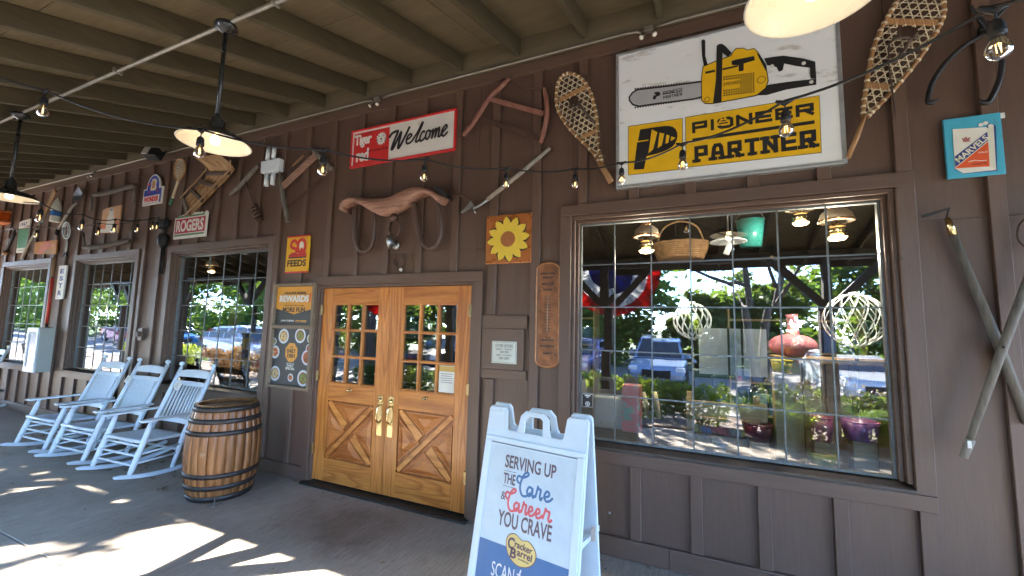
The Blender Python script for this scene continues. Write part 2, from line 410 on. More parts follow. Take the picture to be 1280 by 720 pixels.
# ------------------------------------------------------------------ front wall of the store
wall = thing('store_front_wall', 'long brown board and batten store wall with leaded windows and oak double doors', 'wall', (0,0,0))
BAT0, BATS, BATW = -.888, .4185, .078
ZT = 4.06
windows = {  # opening (x0,x1,z0,z1), panes across, panes up
    'shop':  (-.945, 1.195, .775, 2.665, 7, 5),
    'third': (-6.80, -4.745, .815, 2.665, 6, 5),
    'second':(-9.58, -7.74, .815, 2.665, 6, 5),
    'first': (-12.52, -10.60, .815, 2.665, 6, 5)}
DOOR = (-3.85, -1.875, 0.0, 2.13)
CW = .095
outer = [(a-CW, b+CW, c-CW, d+CW) for a, b, c, d, _, _ in windows.values()] + [(DOOR[0]-CW, DOOR[1]+CW, 0, DOOR[3]+CW)]
inner = [(a, b, c, d) for a, b, c, d, _, _ in windows.values()] + [DOOR]
def intervals(x, z0, z1, holes):
    segs = [(z0, z1)]
    for a, b, c, d in holes:
        if a+1e-4 < x < b-1e-4:
            ns = []
            for s, e in segs:
                if s < c: ns.append((s, min(e, c)))
                if e > d: ns.append((max(s, d), e))
            segs = [q for q in ns if q[1]-q[0] > .02]
    return segs
X0, X1 = -19.0, 5.2
k0 = math.ceil((X0-BAT0)/BATS); k1 = math.floor((X1-BAT0)/BATS)
bx = [BAT0+BATS*k for k in range(k0, k1+1)]
for i in range(len(bx)-1):                      # one siding board per bay, cut round the openings
    xa, xb = bx[i]+.035, bx[i+1]+.035
    cuts = sorted({xa, xb} | {e for h in inner for e in h[:2] if xa+.02 < e < xb-.02})
    for p, q in zip(cuts[:-1], cuts[1:]):
        for s, e in intervals((p+q)/2, .0, 4.3, inner):
            cut2 = [s]+[z for z in (2.44,) if s+.3 < z < e-.3 and (2.665+CW < s or s < 2.3)]+[e]
            for s2, e2 in zip(cut2[:-1], cut2[1:]):
                MB().box(p+.0007, q-.0007, random.uniform(-.0006, .0006), .024, s2+.001, e2-.001).build('siding_board', wall_paint, wall)
for x in bx:
    for s, e in intervals(x+BATW/2, .15, ZT, outer+[(-1.85, -1.29, 1.25, 1.82)]):
        MB().box(x, x+BATW, -.030-random.uniform(0,.002), -.001, s+.001, e-.001).build('batten', batten_paint, wall, bevel=.003, seg=1)
# base board, frieze, casings
xs = [X0, DOOR[0]-CW-.002, DOOR[1]+CW+.002, .52, X1]
for a, b in ((xs[0], -8.6), (-8.598, xs[1]), (xs[2], -.2), (-.198, 2.1), (2.102, xs[4])):
    MB().box(a, b, -.036, -.001, .006, .148).build('base_board', trim_paint, wall, bevel=.004)
for a, b in ((X0, -9.3), (-9.298, -4.4), (-4.398, .5), (.502, X1)):
    MB().box(a, b, -.033, -.001, ZT+.001, 4.165).build('frieze_board', trim_paint, wall, bevel=.003)
def casing(a, b, c, d, full=True):
    MB().box(a-CW, a, -.038, -.001, c if full else .002, d).build('casing', batten_paint, wall, bevel=.004)
    MB().box(b, b+CW, -.038, -.001, c if full else .002, d).build('casing', batten_paint, wall, bevel=.004)
    MB().box(a-CW, b+CW, -.039, -.001, d+.001, d+CW).build('head_casing', trim_paint, wall, bevel=.004)
    if full: MB().box(a-CW, b+CW, -.041, -.001, c-CW, c-.001).build('apron_casing', trim_paint, wall, bevel=.004)
pane_m = glassm('window glass', (.93,.96,.95), 2.5, .02, 2.2)
GY = .085
for key, (a, b, c, d, nx, nz) in windows.items():
    casing(a, b, c, d)
    f = MB()                                      # jambs in two steps, sloping dark sill
    for x, s in ((a, 1), (b, -1)):
        f.box(min(x, x+s*.028), max(x, x+s*.028), -.010, .13, c+.045, d-.03)
        f.box(min(x+s*.029, x+s*.052), max(x+s*.029, x+s*.052), .03, .13, c+.045, d-.05)
    f.box(a, b, -.012, .13, d-.029, d); f.box(a+.029, b-.029, .028, .13, d-.052, d-.030)
    fr = f.build('window', trim_paint, wall, bevel=.003, seg=1)
    MB().hexa([(a,-.046,c),(b,-.046,c),(b,.13,c),(a,.13,c),(a,-.046,c+.022),(b,-.046,c+.022),(b,.13,c+.044),(a,.13,c+.044)]).build('sill', sill_paint, fr, bevel=.003)
    ga, gb, gc, gd = a+.053, b-.053, c+.046, d-.053
    sash = MB()
    for x0, x1, z0, z1 in ((ga, ga+.014, gc, gd), (gb-.014, gb, gc, gd), (ga+.014, gb-.014, gc, gc+.014), (ga+.014, gb-.014, gd-.014, gd)): sash.box(x0, x1, GY-.02, GY+.02, z0, z1)
    sash.build('sash', lead, fr)
    pw, ph = (gb-ga)/nx, (gd-gc)/nz
    for i in range(1, nx): MB().box(ga+pw*i-.005, ga+pw*i+.005, GY-.0062, GY+.006, gc+.014, gd-.014).build('muntin', lead, fr)
    for j in range(1, nz): MB().box(ga+.014, gb-.014, GY-.005, GY+.005, gc+ph*j-.005, gc+ph*j+.005).build('muntin', lead, fr)
    pm = MB().quad((-pw/2,0,-ph/2),(pw/2,0,-ph/2),(pw/2,0,ph/2),(-pw/2,0,ph/2)).mesh('pane', pane_m)
    for i in range(nx):
        for j in range(nz):
            p = bpy.data.objects.new('pane', pm); COL.objects.link(p); p.parent = fr
            p.location = (ga+pw*(i+.5), GY, gc+ph*(j+.5)); p.rotation_euler = (random.gauss(0,.0035), 0, random.gauss(0,.0035))
# ------------------------------------------------------------------ double doors
casing(*DOOR, full=False)
jm = MB(); jm.box(DOOR[0], DOOR[0]+.03, -.015, .12, .002, DOOR[3]-.03); jm.box(DOOR[1]-.03, DOOR[1], -.015, .12, .002, DOOR[3]-.03); jm.box(DOOR[0], DOOR[1], -.015, .12, DOOR[3]-.029, DOOR[3])
jm.build('door_frame', trim_paint, wall, bevel=.003)
MB().box(DOOR[0]-.03, DOOR[1]+.03, -.10, .12, .001, .022).build('threshold', black_iron, wall, bevel=.006)
door_glass = glassm('door glass', (.4,.43,.42), 2.4, .03, 5)
dw = (DOOR[1]-DOOR[0]-.06)/2; DZ0, DZ1 = .036, 2.096; dh = DZ1-DZ0
for side in (0, 1):
    xa = DOOR[0]+.03+side*dw+(.003 if side == 0 else .002); xb = xa+dw-.006
    w = xb-xa; F = .012; Bk = .058
    hw = w*.165; top, lb, mid, pt, pb = DZ1-dh*.085, DZ1-dh*.50, DZ1-dh*.50, DZ1-dh*.59, DZ0+dh*.115
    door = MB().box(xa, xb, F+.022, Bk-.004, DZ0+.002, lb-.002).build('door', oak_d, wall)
    for p, q in ((xa, xa+hw), (xb-hw, xb)): MB().box(p, q, F, Bk, DZ0, DZ1).build('stile', oak_v, door, bevel=.002)
    for s, e in ((top, DZ1), (pt, lb), (DZ0, pb)): MB().box(xa+hw+.0005, xb-hw-.0005, F+.0006, Bk-.001, s, e).build('rail', oak_h, door, bevel=.002)
    L, Rr = xa+hw, xb-hw; lw, lh = (Rr-L), (top-lb); mt = .028
    for i in (1, 2): MB().box(L+lw*i/3-mt/2, L+lw*i/3+mt/2, F+.002, Bk-.004, lb, top).build('glazing_bar', oak_v, door, bevel=.004)
    for j in (1, 2): MB().box(L, Rr, F+.004, Bk-.006, lb+lh*j/3-mt/2, lb+lh*j/3+mt/2).build('glazing_bar', oak_h, door, bevel=.004)
    bead = MB()
    for x in (L, Rr-.010): bead.box(x, x+.010, F+.006, F+.03, lb, top)
    for z in (lb, top-.010): bead.box(L+.0105, Rr-.0105, F+.006, F+.03, z, z+.010)
    bead.build('glazing_bead', oak_v, door, bevel=.003)
    for i in range(3):
        for j in range(3):
            o = MB().quad((L+lw*i/3,F+.03,lb+lh*j/3),(L+lw*(i+1)/3,F+.03,lb+lh*j/3),(L+lw*(i+1)/3,F+.03,lb+lh*(j+1)/3),(L+lw*i/3,F+.03,lb+lh*(j+1)/3)).build('pane', door_glass, door)
    # crossed boards with four raised triangles between them
    cx, cz = (L+Rr)/2, (pb+pt)/2; hx, hz = (Rr-L)/2, (pt-pb)/2; bw = .092
    for k, (dx, dz) in enumerate(((1,1),(1,-1))):
        d = Vector((dx*hx, dz*hz)).normalized(); n = Vector((-d.y, d.x))*bw/2
        segs = [(-1, 1)] if k == 0 else [(-1, -.16), (.16, 1)]
        for s, e in segs:
            p, q = Vector((dx*hx*s*1.0, dz*hz*s*1.0)), Vector((dx*hx*e, dz*hz*e))
            pts = []
            for c, sg in ((p, -1), (q, 1)):
                for nn in (n, -n): pts.append(c+nn)
            pts = [pts[0], pts[1], pts[3], pts[2]]
            pts = [Vector((max(-hx+.001, min(hx-.001, v.x)), max(-hz+.001, min(hz-.001, v.y)))) for v in pts]
            b = MB(); M = Matrix.Translation((cx, F+.004+.001*k, cz)) @ RX.to_4x4()
            b.prism([(v.x, v.y) for v in pts], -.02, 0, M).build('cross_board', oak_x, door, bevel=.002)
    g = .075
    tri = [[(-hx+g*1.1, hz-.022), (hx-g*1.1, hz-.022), (0, g*1.0)], [(-hx+g*1.1, -hz+.022), (hx-g*1.1, -hz+.022), (0, -g*1.0)],
           [(-hx+.016, -hz+g*1.35), (-hx+.016, hz-g*1.35), (-g*.72, 0)], [(hx-.016, -hz+g*1.35), (hx-.016, hz-g*1.35), (g*.72, 0)]]
    for T in tri:
        c = (sum(p[0] for p in T)/3, sum(p[1] for p in T)/3); b = MB(); M = Matrix.Translation((cx, F, cz)) @ RX.to_4x4()
        ins = lambda s: [(c[0]+(p[0]-c[0])*s, c[1]+(p[1]-c[1])*s) for p in T]
        n0 = 0; rings = [(1.0, -.020), (1.0, -.008), (.90, -.008), (.86, -.016), (.80, -.016), (.40, -.002)]
        for s, z in rings:
            for p in ins(s): b.v.append(M @ Vector((p[0], p[1], z)))
        for r in range(len(rings)-1):
            for i in range(3):
                j = (i+1) % 3; b.face((r*3+i, r*3+j, r*3+3+j, r*3+3+i))
        b.face((15,16,17)); b.build('triangle_panel', oak_t, door)
    hxs = xb-hw*.42 if side == 0 else xa+hw*.42
    z0 = DZ1-dh*.73; hp = MB().box(hxs-.033, hxs+.033, F-.006, F-.0005, z0, z0+.40).build('handle_plate', brass, door, bevel=.004)
    MB().tube(spline([(hxs, F-.006, z0+.13), (hxs, F-.05, z0+.16), (hxs, F-.055, z0+.22), (hxs, F-.04, z0+.29), (hxs, F-.006, z0+.30)], 5), .010, 8).build('pull_handle', brass, door)
    MB().lathe([(.02,0),(.022,.01),(.012,.014),(0.001,.015)], 14, (hxs, F-.006, z0+.35), RX).build('lock', brass, door)
    kx = (L+Rr)/2; kz = lb-.055
    b = MB().lathe([(.018,0),(.018,.006),(.006,.01),(.006,.03),(.014,.036),(.014,.046),(.001,.05)], 12, (kx, F, kz), RX)
    b.tube([(kx-.03,F-.012,kz-.012),(kx-.012,F-.02,kz+.002),(kx+.012,F-.02,kz+.002),(kx+.03,F-.012,kz-.012)], .005, 6); b.build('door_knocker', brass, door)
    ex = xa if side == 0 else xb
    for z in (.30, 1.08, 1.80): MB().box(ex-.016, ex+.016, -.020, F-.001, z, z+.11).build('hinge', MATS.get('aged brass') or mk('aged brass', (.30,.22,.11), .35, .2, 20, .1, 60, .9), door, bevel=.003)
    if side == 1:
        x0, x1, z0, z1 = Rr-lw/3+.022, Rr-.016, lb+.012, lb+lh/3-.02
        nb = MB().box(x0, x1, F+.020, F+.0285, z0, z1).build('notice', ink('notice white', (.7,.7,.66)), door)
        MB().box(x0+.0015, x1-.0015, F+.0185, F+.0195, z1-.055, z1-.004).build('notice_heading', ink('notice gold', (.55,.36,.1)), nb)
        ln = MB()
        for i in range(5): ln.box(x0+.02, x1-.02-.012*(i % 2), F+.0185, F+.0195, z1-.08-i*.02, z1-.075-i*.02)
        ln.build('notice_lines', ink('grey text', (.15,.15,.15)), nb)
# panel with store hours and small cover plates on the wall
MB().box(-1.80, -1.335, -.020, -.001, 1.70, 1.815).build('panel_rail', trim_paint, wall, bevel=.003)
MB().box(-1.80, -1.335, -.020, -.001, 1.255, 1.335).build('panel_rail', trim_paint, wall, bevel=.003)
MB().box(-1.775, -1.36, -.026, -.001, 1.337, 1.698).build('hours_backboard', trim_paint, wall, bevel=.003)

# ------------------------------------------------------------------ porch roof
roof = thing('porch_roof', 'olive brown porch roof with sloping rafters on dark braced posts', 'porch', (0,0,0))
SL_ = .30
def rz(y): return 4.25+SL_*y                     # underside of the rafters
MB().box(X0-6, 8, -.055, -.001, 4.172, 4.60).build('ledger_board', ledger_paint, roof, bevel=.004)
xr = -.215
for k in range(-14, 46):
    x = xr-.622*k
    if x < X0-6: break
    w = .042
    MB().hexa([(x-w/2,-4.62,rz(-4.62)+.012),(x+w/2,-4.62,rz(-4.62)+.012),(x+w/2,-.056,rz(-.056)),(x-w/2,-.056,rz(-.056)),
               (x-w/2,-4.62,rz(-4.62)+.165),(x+w/2,-4.62,rz(-4.62)+.165),(x+w/2,-.056,rz(-.056)+.165),(x-w/2,-.056,rz(-.056)+.165)]).build('rafter', roof_paint, roof, bevel=.004, seg=1)
ys = [-.056-1.141*i for i in range(5)]
for i in range(4):
    a, b = ys[i], ys[i+1]
    for j in range(13):
        xa, xb = 8-2.44*j, 8-2.44*(j+1)
        e = .167; d = .004
        MB().hexa([(xb+.002,b+d,rz(b)+e),(xa-.002,b+d,rz(b)+e),(xa-.002,a,rz(a)+e),(xb+.002,a,rz(a)+e),
                   (xb+.002,b+d,rz(b)+e+.02),(xa-.002,b+d,rz(b)+e+.02),(xa-.002,a,rz(a)+e+.02),(xb+.002,a,rz(a)+e+.02)]).build('ceiling_board', deck_paint, roof)
MB().hexa([(X0-6,-4.72,rz(-4.72)+.20),(8.2,-4.72,rz(-4.72)+.20),(8.2,.3,rz(.3)+.20),(X0-6,.3,rz(.3)+.20),
           (X0-6,-4.72,rz(-4.72)+.23),(8.2,-4.72,rz(-4.72)+.23),(8.2,.3,rz(.3)+.23),(X0-6,.3,rz(.3)+.23)]).build('roof_covering', mk('roof shingle', (.09,.085,.08), .9), roof)
MB().box(X0-6, 8.2, -4.665, -4.625, rz(-4.62)-.02, rz(-4.62)+.19).build('fascia', post_paint, roof)
BZ = 2.92
MB().box(X0-6, 8.2, -4.40, -4.20, BZ-.0, BZ+.10).build('porch_beam', post_paint, roof, bevel=.006)
for k in range(-1, 7):
    x = 1.88-3.39*k+ (0 if k < 1 else 0)
    p = MB().box(x-.075, x+.075, -4.375, -4.225, 0.0, BZ-.001).build('post', post_paint, roof, bevel=.006)
    for s in (-1, 1):
        MB().bar((x+s*.07, -4.3, 2.16), (x+s*.80, -4.3, BZ+.02), .11, .11, (0,1,0)).build('brace', post_paint, p)
    MB().box(x-.10, x+.10, -4.40, -4.20, .001, .09).build('post_base', black_iron, p)

# ================================================================== SIGNS ON THE WALL
yellow = ink('chrome yellow', (.78,.45,.012)); blk = ink('black', (.016,.015,.016)); wht = ink('white', (.70,.69,.64), wear=(.52,.47,.40), amt=.61)
redp = ink('signal red', (.58,.03,.03), wear=(.38,.03,.025), amt=.61); navy = ink('navy', (.03,.05,.20)); redink = ink('red ink', (.60,.04,.04))
def P2(s, C):                                     # crop pixels -> sign coordinates of thing s on its face
    o = s.location; y = o.y
    def g(x, yy):
        w = C(x, yy, y); return (w.x-o.x, w.z-o.z)
    return g
# --- big white chain saw sign
sw, sh = 1.515, 1.165
ps = sign_at('chainsaw_sign', 'large white framed sign with yellow chainsaw picture and black lettering on yellow', 'sign', -.575, 2.868, .055)
flat('panel', mk('white enamel', (.78,.80,.80), .38, .06, 2.5, .25, 7, st=(.3,1,1), wear=(.54,.53,.50), wearamt=.56, wearscale=7), ps, MB().box(.022, sw-.022, .022, sh-.022, -.02, 0))
alum = mk('worn aluminium', (.55,.56,.57), .38, .15, 14, .1, 60, .75)
for a in ((0,sw,0,.0245), (0,sw,sh-.0245,sh), (0,.0245,.0248,sh-.0248), (sw-.0245,sw,.0248,sh-.0248)):
    flat('frame_strip', alum, ps, MB().box(a[0],a[1],a[2],a[3],-.05,.007), .003)
A = P2(ps, crop(780,40,4.923)); B = P2(ps, crop(770,110,4.571))
PG = lambda C, pts: [C(*p) for p in pts]
flat('chain', blk, ps, (lambda m: [m.prism(PG(A, [(478,300),(478,405),(430,418),(200,447),(90,463),(52,452),(30,425),(28,400),(48,372),(80,350),(250,332)]), .001, .002)] and m)(MB()))
tm = MB()
for i in range(26):
    t = i/25; x = 70+t*395; yt = 350-(x-80)*.112; yb = 462-(x-90)*.146
    for yy, s in ((yt+3, -1), (yb-3, 1)):
        tm.prism(PG(A, [(x-7,yy),(x+7,yy),(x+4,yy+s*9),(x-3,yy+s*9)]), .0011, .0022)
flat('chain_teeth', blk, ps, tm)
flat('guide_bar', ink('grey bar', (.40,.40,.41)), ps, MB().prism(PG(A, [(476,312),(476,395),(430,408),(200,437),(92,453),(60,444),(40,422),(38,402),(56,378),(85,361),(250,342)]), .002, .0032))
flat('body_outline', blk, ps, MB().prism(PG(A, [(484,212),(560,180),(655,146),(666,128),(688,101),(737,99),(757,111),(800,101),(824,122),(875,205),(890,300),(875,350),(818,394),(792,400),(600,435),(545,445),(498,445),(475,422),(474,290)]), .0025, .0034))
flat('body', yellow, ps, MB().prism(PG(A, [(488,216),(560,186),(658,151),(670,132),(690,106),(735,104),(756,116),(799,106),(820,126),(869,206),(884,300),(869,345),(815,388),(790,394),(600,429),(545,439),(500,439),(481,420),(479,290)]), .0035, .0042))
bh = MB()
for q in ([(570,88),(585,76),(604,75),(625,90),(662,130),(642,158),(606,130),(600,435),(548,437),(565,300)], [(476,55),(488,47),(500,55),(500,150),(516,205),(492,212),(480,150)],
          [(660,182),(690,172),(800,150),(805,176),(736,196),(736,240),(706,245),(704,205),(665,206)], [(500,246),(560,234),(560,248),(500,260)], [(606,226),(700,206),(700,216),(606,238)],
          [(862,165),(920,155),(980,148),(1100,165),(1176,185),(1182,290),(1148,288),(1143,222),(1060,212),(985,196),(976,238),(952,247),(938,218),(880,206)],
          [(886,327),(1000,310),(1182,290),(1182,326),(1000,356),(880,390),(815,392),(868,348)], [(815,130),(838,150),(858,178),(880,235),(872,240),(845,190)]):
    bh.prism(PG(A, q), .0043, .0052)
flat('handles', blk, ps, bh)
gr = MB()
for i in range(13):
    for j in range(9):
        x = 612+i*15; y = 276+j*14-(i*2)
        if 2 <= j <= 5 and i < 7: continue
        gr.prism(PG(A, [(x,y),(x+9,y-1),(x+9,y+8),(x,y+9)]), .0043, .0050)
flat('grille_holes', blk, ps, gr)
sc_ = MB()
for x, y in ((1105,195),(1152,310),(910,213)): c = A(x,y); sc_.disc(c[0],c[1],.013,.0053,.006,12)
flat('screws', wht, ps, sc_)
kn = MB()
for x, y, r in ((512,417,.018),(845,296,.026)):
    c = A(x,y); kn.tube([(c[0]+r*math.cos(a*.35),c[1]+r*math.sin(a*.35),.0045) for a in range(18)], .0022, 4, True)
flat('knob_rings', ink('dark brown line', (.10,.05,.01)), ps, kn)
c0, c1 = A(615,340), A(715,305); flat('lettering', ink('dark brown line',(1,1,1)), ps, text_mb('P PIONEER', c0[0], c1[0], c0[1]+.004, c1[1]+.01, .0045))
c0, c1 = A(172,412), A(352,352)
mm = stroke_word(MB(), 'PIONEER', A(236,0)[0], A(352,0)[0], A(300,378)[1], A(300,356)[1], .0045, .0035, gap=.5)
stroke_word(mm, 'PARTNER', A(236,0)[0], A(352,0)[0], A(300,404)[1], A(300,385)[1], .0045, .0035, gap=.6); mm.prism(PG(A, [(236,381),(352,367),(352,371),(236,385)]), .0035, .0038)
flat('lettering', blk, ps, mm)
def logo_p(C, z):
    m = MB().prism(PG(C, [(138,238),(215,226),(275,218),(300,218),(325,223),(341,236),(350,255),(352,275),(348,295),(338,318),(320,338),(290,356),(240,374),(176,390),(160,464),(102,467),(121,312),(185,302),(186,295),(126,303)]), z, z+.001); return m
flat('panel_border', blk, ps, MB().prism(PG(B, [(69,219),(381,172),(383,465),(69,500)]), .001, .0016).prism(PG(B, [(395,167),(1163,42),(1175,371),(399,456)]), .001, .0016))
flat('yellow_panel', yellow, ps, MB().prism(PG(B, [(72,222),(378,175),(380,462),(72,497)]), .0017, .0024))
flat('yellow_panel', yellow, ps, MB().prism(PG(B, [(398,170),(1160,45),(1172,368),(402,453)]), .0017, .0024))
flat('letter_emblem', blk, ps, logo_p(B, .0025))
stp = MB()
for q in ([(205,237),(237,254),(212,352),(186,374)], [(249,256),(276,262),(261,330),(238,345)], [(288,268),(306,273),(299,313),(283,320)], [(315,277),(341,286),(313,304)]): stp.prism(PG(B, q), .0036, .0042)
flat('emblem_stripes', yellow, ps, stp)
flat('small_emblem', blk, ps, (lambda m: m)(MB().prism(PG(A, [(184,374),(212,368),(224,376),(222,392),(200,400),(194,416),(176,416),(182,392),(196,390)]), .0036, .0042)))
x0, x1 = B(430,0)[0], B(1124,0)[0]
zb = (B(430,258)[1]+B(1124,158)[1])/2; zt = (B(430,194)[1]+B(1124,90)[1])/2
flat('lettering', blk, ps, stroke_word(MB(), 'PIONEER', x0, x1, zb, zt, .0225, .0026, gap=.48))
c = B(613,190); tri_ = MB().prism([(c[0]-.045,c[1]-.03),(c[0]+.045,c[1]-.03),(c[0],c[1]+.055)], .0045, .005)
flat('emblem_triangle', yellow, ps, tri_)
flat('emblem_bars', blk, ps, MB().box(c[0]-.030,c[0]+.030,c[1]-.022,c[1]-.012,.0051,.0056).box(c[0]-.018,c[0]+.018,c[1]-.003,c[1]+.006,.0051,.0056).box(c[0]-.007,c[0]+.007,c[1]+.014,c[1]+.026,.0051,.0056))
zm = (B(430,297)[1]+B(1123,199)[1])/2
flat('rule', blk, ps, MB().box(x0, x1, zm-.012, zm+.012, .0026, .0034))
zb = (B(430,427)[1]+B(1130,347)[1])/2; zt = (B(430,333)[1]+B(1130,243)[1])/2
flat('lettering', blk, ps, stroke_word(MB(), 'PARTNER', x0+.012, x1+.005, zb, zt, .0285, .0026, gap=.72, slab=True))

# --- red and white welcome sign
ts = sign_at('welcome_sign', 'red bordered white sign reading Welcome in black script with red panel at left', 'sign', -3.54, 3.455, .045)
tw, th = 1.372, .432
flat('panel', mk('cream enamel', (.68,.65,.60), .4, .06, 4, .1, 12, wear=(.5,.47,.42), wearamt=.61), ts, MB().box(.02, tw-.02, .02, th-.02, -.02, 0))
for a in ((0,tw,0,.022), (0,tw,th-.022,th), (0,.022,.0222,th-.0222), (tw-.022,tw,.0222,th-.0222)): flat('border_strip', redp, ts, MB().box(a[0],a[1],a[2],a[3],-.022,.009), .004)
C = P2(ts, crop(430,130,8.473))
xr_ = C(487,240)[0]
flat('red_panel', redp, ts, MB().box(.045, xr_, .026, th-.045, .001, .0022))
flat('lettering', wht, ts, text_mb('Tiger', .052, .30, .215, .37, .0025, bold=.035, space=.9))
flat('lettering', wht, ts, text_mb('red', .09, .265, .055, .20, .0025, bold=.035, space=.9))
hd = MB()
c = C(398,365); r = .075
star = []
for i in range(28):
    a = 2*math.pi*i/28; q = r*(1.0 if i % 2 == 0 else .72); star.append((c[0]+q*math.cos(a), c[1]+q*math.sin(a)*1.05))
hd.prism(star, .0026, .0034); flat('cat_emblem', wht, ts, hd)
fc = MB(); fc.prism([(c[0]-.018,c[1]+.002),(c[0]+.018,c[1]+.002),(c[0],c[1]-.02)], .0036, .0042)
for s in (-1, 1):
    fc.prism([(c[0]+s*.02,c[1]+.026),(c[0]+s*.042,c[1]+.034),(c[0]+s*.03,c[1]+.018)], .0036, .0042)
    for k in range(3): fc.prism([(c[0]+s*.035,c[1]-.004-.014*k),(c[0]+s*.068,c[1]+.004-.018*k),(c[0]+s*.066,c[1]-.006-.018*k)], .0036, .0042)
fc.box(c[0]-.02,c[0]+.02,c[1]-.036,c[1]-.031,.0036,.0042); flat('cat_face', blk, ts, fc)
flat('lettering', blk, ts, text_mb('EARN-ROCK 59', .265, xr_-.012, .15, .168, .0025))
flat('lettering', blk, ts, text_mb('GENUINE', .235, .30, .365, .378, .0025))
bx0, bx1, by0, by1 = C(500,0)[0], C(1115,0)[0], .115, .355
def wl(p): return [(bx0+(bx1-bx0)*q[0], by0+(by1-by0)*q[1]) for q in p]
scr = MB()
for i, (st, t) in enumerate((
    ([(.0,.62),(.05,.80),(.13,.86),(.15,.80),(.09,.40),(.055,.10),(.08,.10),(.16,.50),(.21,.76),(.20,.55),(.17,.12),(.20,.12),(.30,.62),(.36,.95)], .030),
    ([(.30,.33),(.36,.42),(.40,.52),(.375,.60),(.33,.50),(.31,.30),(.335,.18),(.39,.22),(.44,.36)], .022),
    ([(.43,.34),(.50,.62),(.56,.95),(.585,1.0),(.56,.80),(.50,.45),(.475,.22),(.50,.18),(.54,.28)], .022),
    ([(.62,.52),(.605,.60),(.57,.52),(.545,.32),(.56,.18),(.61,.24),(.645,.36)], .022),
    ([(.69,.60),(.655,.52),(.64,.32),(.665,.20),(.70,.30),(.715,.48),(.70,.58),(.72,.52),(.76,.55)], .022),
    ([(.765,.62),(.745,.22),(.77,.42),(.805,.60),(.812,.50),(.795,.22),(.82,.44),(.855,.62),(.862,.48),(.85,.24),(.875,.22),(.90,.33)], .021),
    ([(.895,.33),(.95,.46),(.985,.58),(.965,.66),(.92,.52),(.905,.32),(.93,.20),(.97,.26),(1.0,.36)], .022))):
    ribbon(scr, spline(wl(st), 6), t, .0026+.0008*i, .00001)
flat('script_lettering', blk, ts, scr)

# --- sunflower plate
fs = sign_at('sunflower_sign', 'square copper coloured metal sign painted with a yellow sunflower', 'sign', -1.775, 2.288, .035)
fw = .452
flat('panel', mk('copper enamel', (.40,.13,.035), .3, .25, 4, .25, 9, .25, wear=(.28,.10,.04), wearamt=.60), fs, MB().box(0, fw, 0, fw, -.02, 0), .006)
pet = [(0,.03),(.034,.075),(.044,.125),(.035,.172),(.012,.203),(0,.210),(-.012,.203),(-.035,.172),(-.044,.125),(-.034,.075)]
py = ink('petal yellow', (.74,.52,.06)); cx_, cy_ = .226, .222
sdw = MB()
for i in range(12):
    a = 2*math.pi*i/12+.1; M = Matrix.Translation((cx_,cy_,0)) @ Matrix.Rotation(a, 4, 'Z')
    sdw.prism([(p[0]*1.12+.008, p[1]*1.03-.004) for p in pet], .001+.00004*i, .0018+.00004*i, M)
flat('petal_outline', blk, fs, sdw)
for i in range(12):
    a = 2*math.pi*i/12+.1; M = Matrix.Translation((cx_,cy_,0)) @ Matrix.Rotation(a, 4, 'Z')
    flat('petal', py, fs, MB().prism([(p[0]*.92, p[1]) for p in pet], .0025+.0001*i, .0036+.0001*i, M))
flat('seed_disc', ink('seed brown', (.34,.12,.04)), fs, MB().disc(cx_, cy_, .072, .0049, .0065, 24))
sd = MB()
for i in range(46):
    a = i*2.39996; r = .0098*math.sqrt(i); sd.disc(cx_+r*math.cos(a), cy_+r*math.sin(a), .0042, .0066, .0072, 6)
flat('seeds', ink('seed tan', (.42,.18,.06)), fs, sd)
tin = MB()
for x, y in ((.02,.02),(fw-.02,.02),(.02,fw-.02),(fw-.02,fw-.02)): tin.disc(x, y, .006, .0, .003, 8)
flat('nails', black_iron, fs, tin)

# --- yellow feeds sign
ss = sign_at('feeds_sign', 'small yellow sign with red emblem above the word FEEDS', 'sign', -4.475, 2.288, .035)
flat('panel', ink('feed yellow', (.74,.42,.02), wear=(.5,.28,.04), amt=.61), ss, MB().box(0, .378, 0, .442, -.016, 0), .003)
flat('edge_strips', redp, ss, MB().box(.0,.378,.425,.4425,-.01,.0012).box(.0,.378,-.0005,.018,-.01,.0012))
flat('lettering', blk, ss, text_mb('FEEDS', .035, .345, .075, .155, .002, bold=.03))
em = MB(); ribbon(em, spline([(.175,.345),(.14,.385),(.09,.37),(.075,.325),(.11,.298),(.155,.285),(.175,.25),(.14,.225),(.085,.228)], 5), .036, .002)
ribbon(em, spline([(.25,.245),(.205,.255),(.19,.31),(.205,.37),(.255,.392),(.30,.365),(.315,.305),(.295,.25),(.25,.242)], 5), .040, .0026)
ribbon(em, [(.245,.29),(.325,.222)], .03, .0034); em.prism([(.06,.225),(.34,.225),(.345,.19),(.045,.19)], .0022, .0034)
flat('emblem', redink, ss, em)
flat('emblem_shadow', blk, ss, MB().prism([(.045,.189),(.345,.189),(.335,.174),(.055,.174)], .002, .003).box(.075,.33,.214,.217,.0035,.004))
flat('emblem_inset', wht, ss, MB().disc(.253, .318, .034, .0022, .0032, 16, .05))

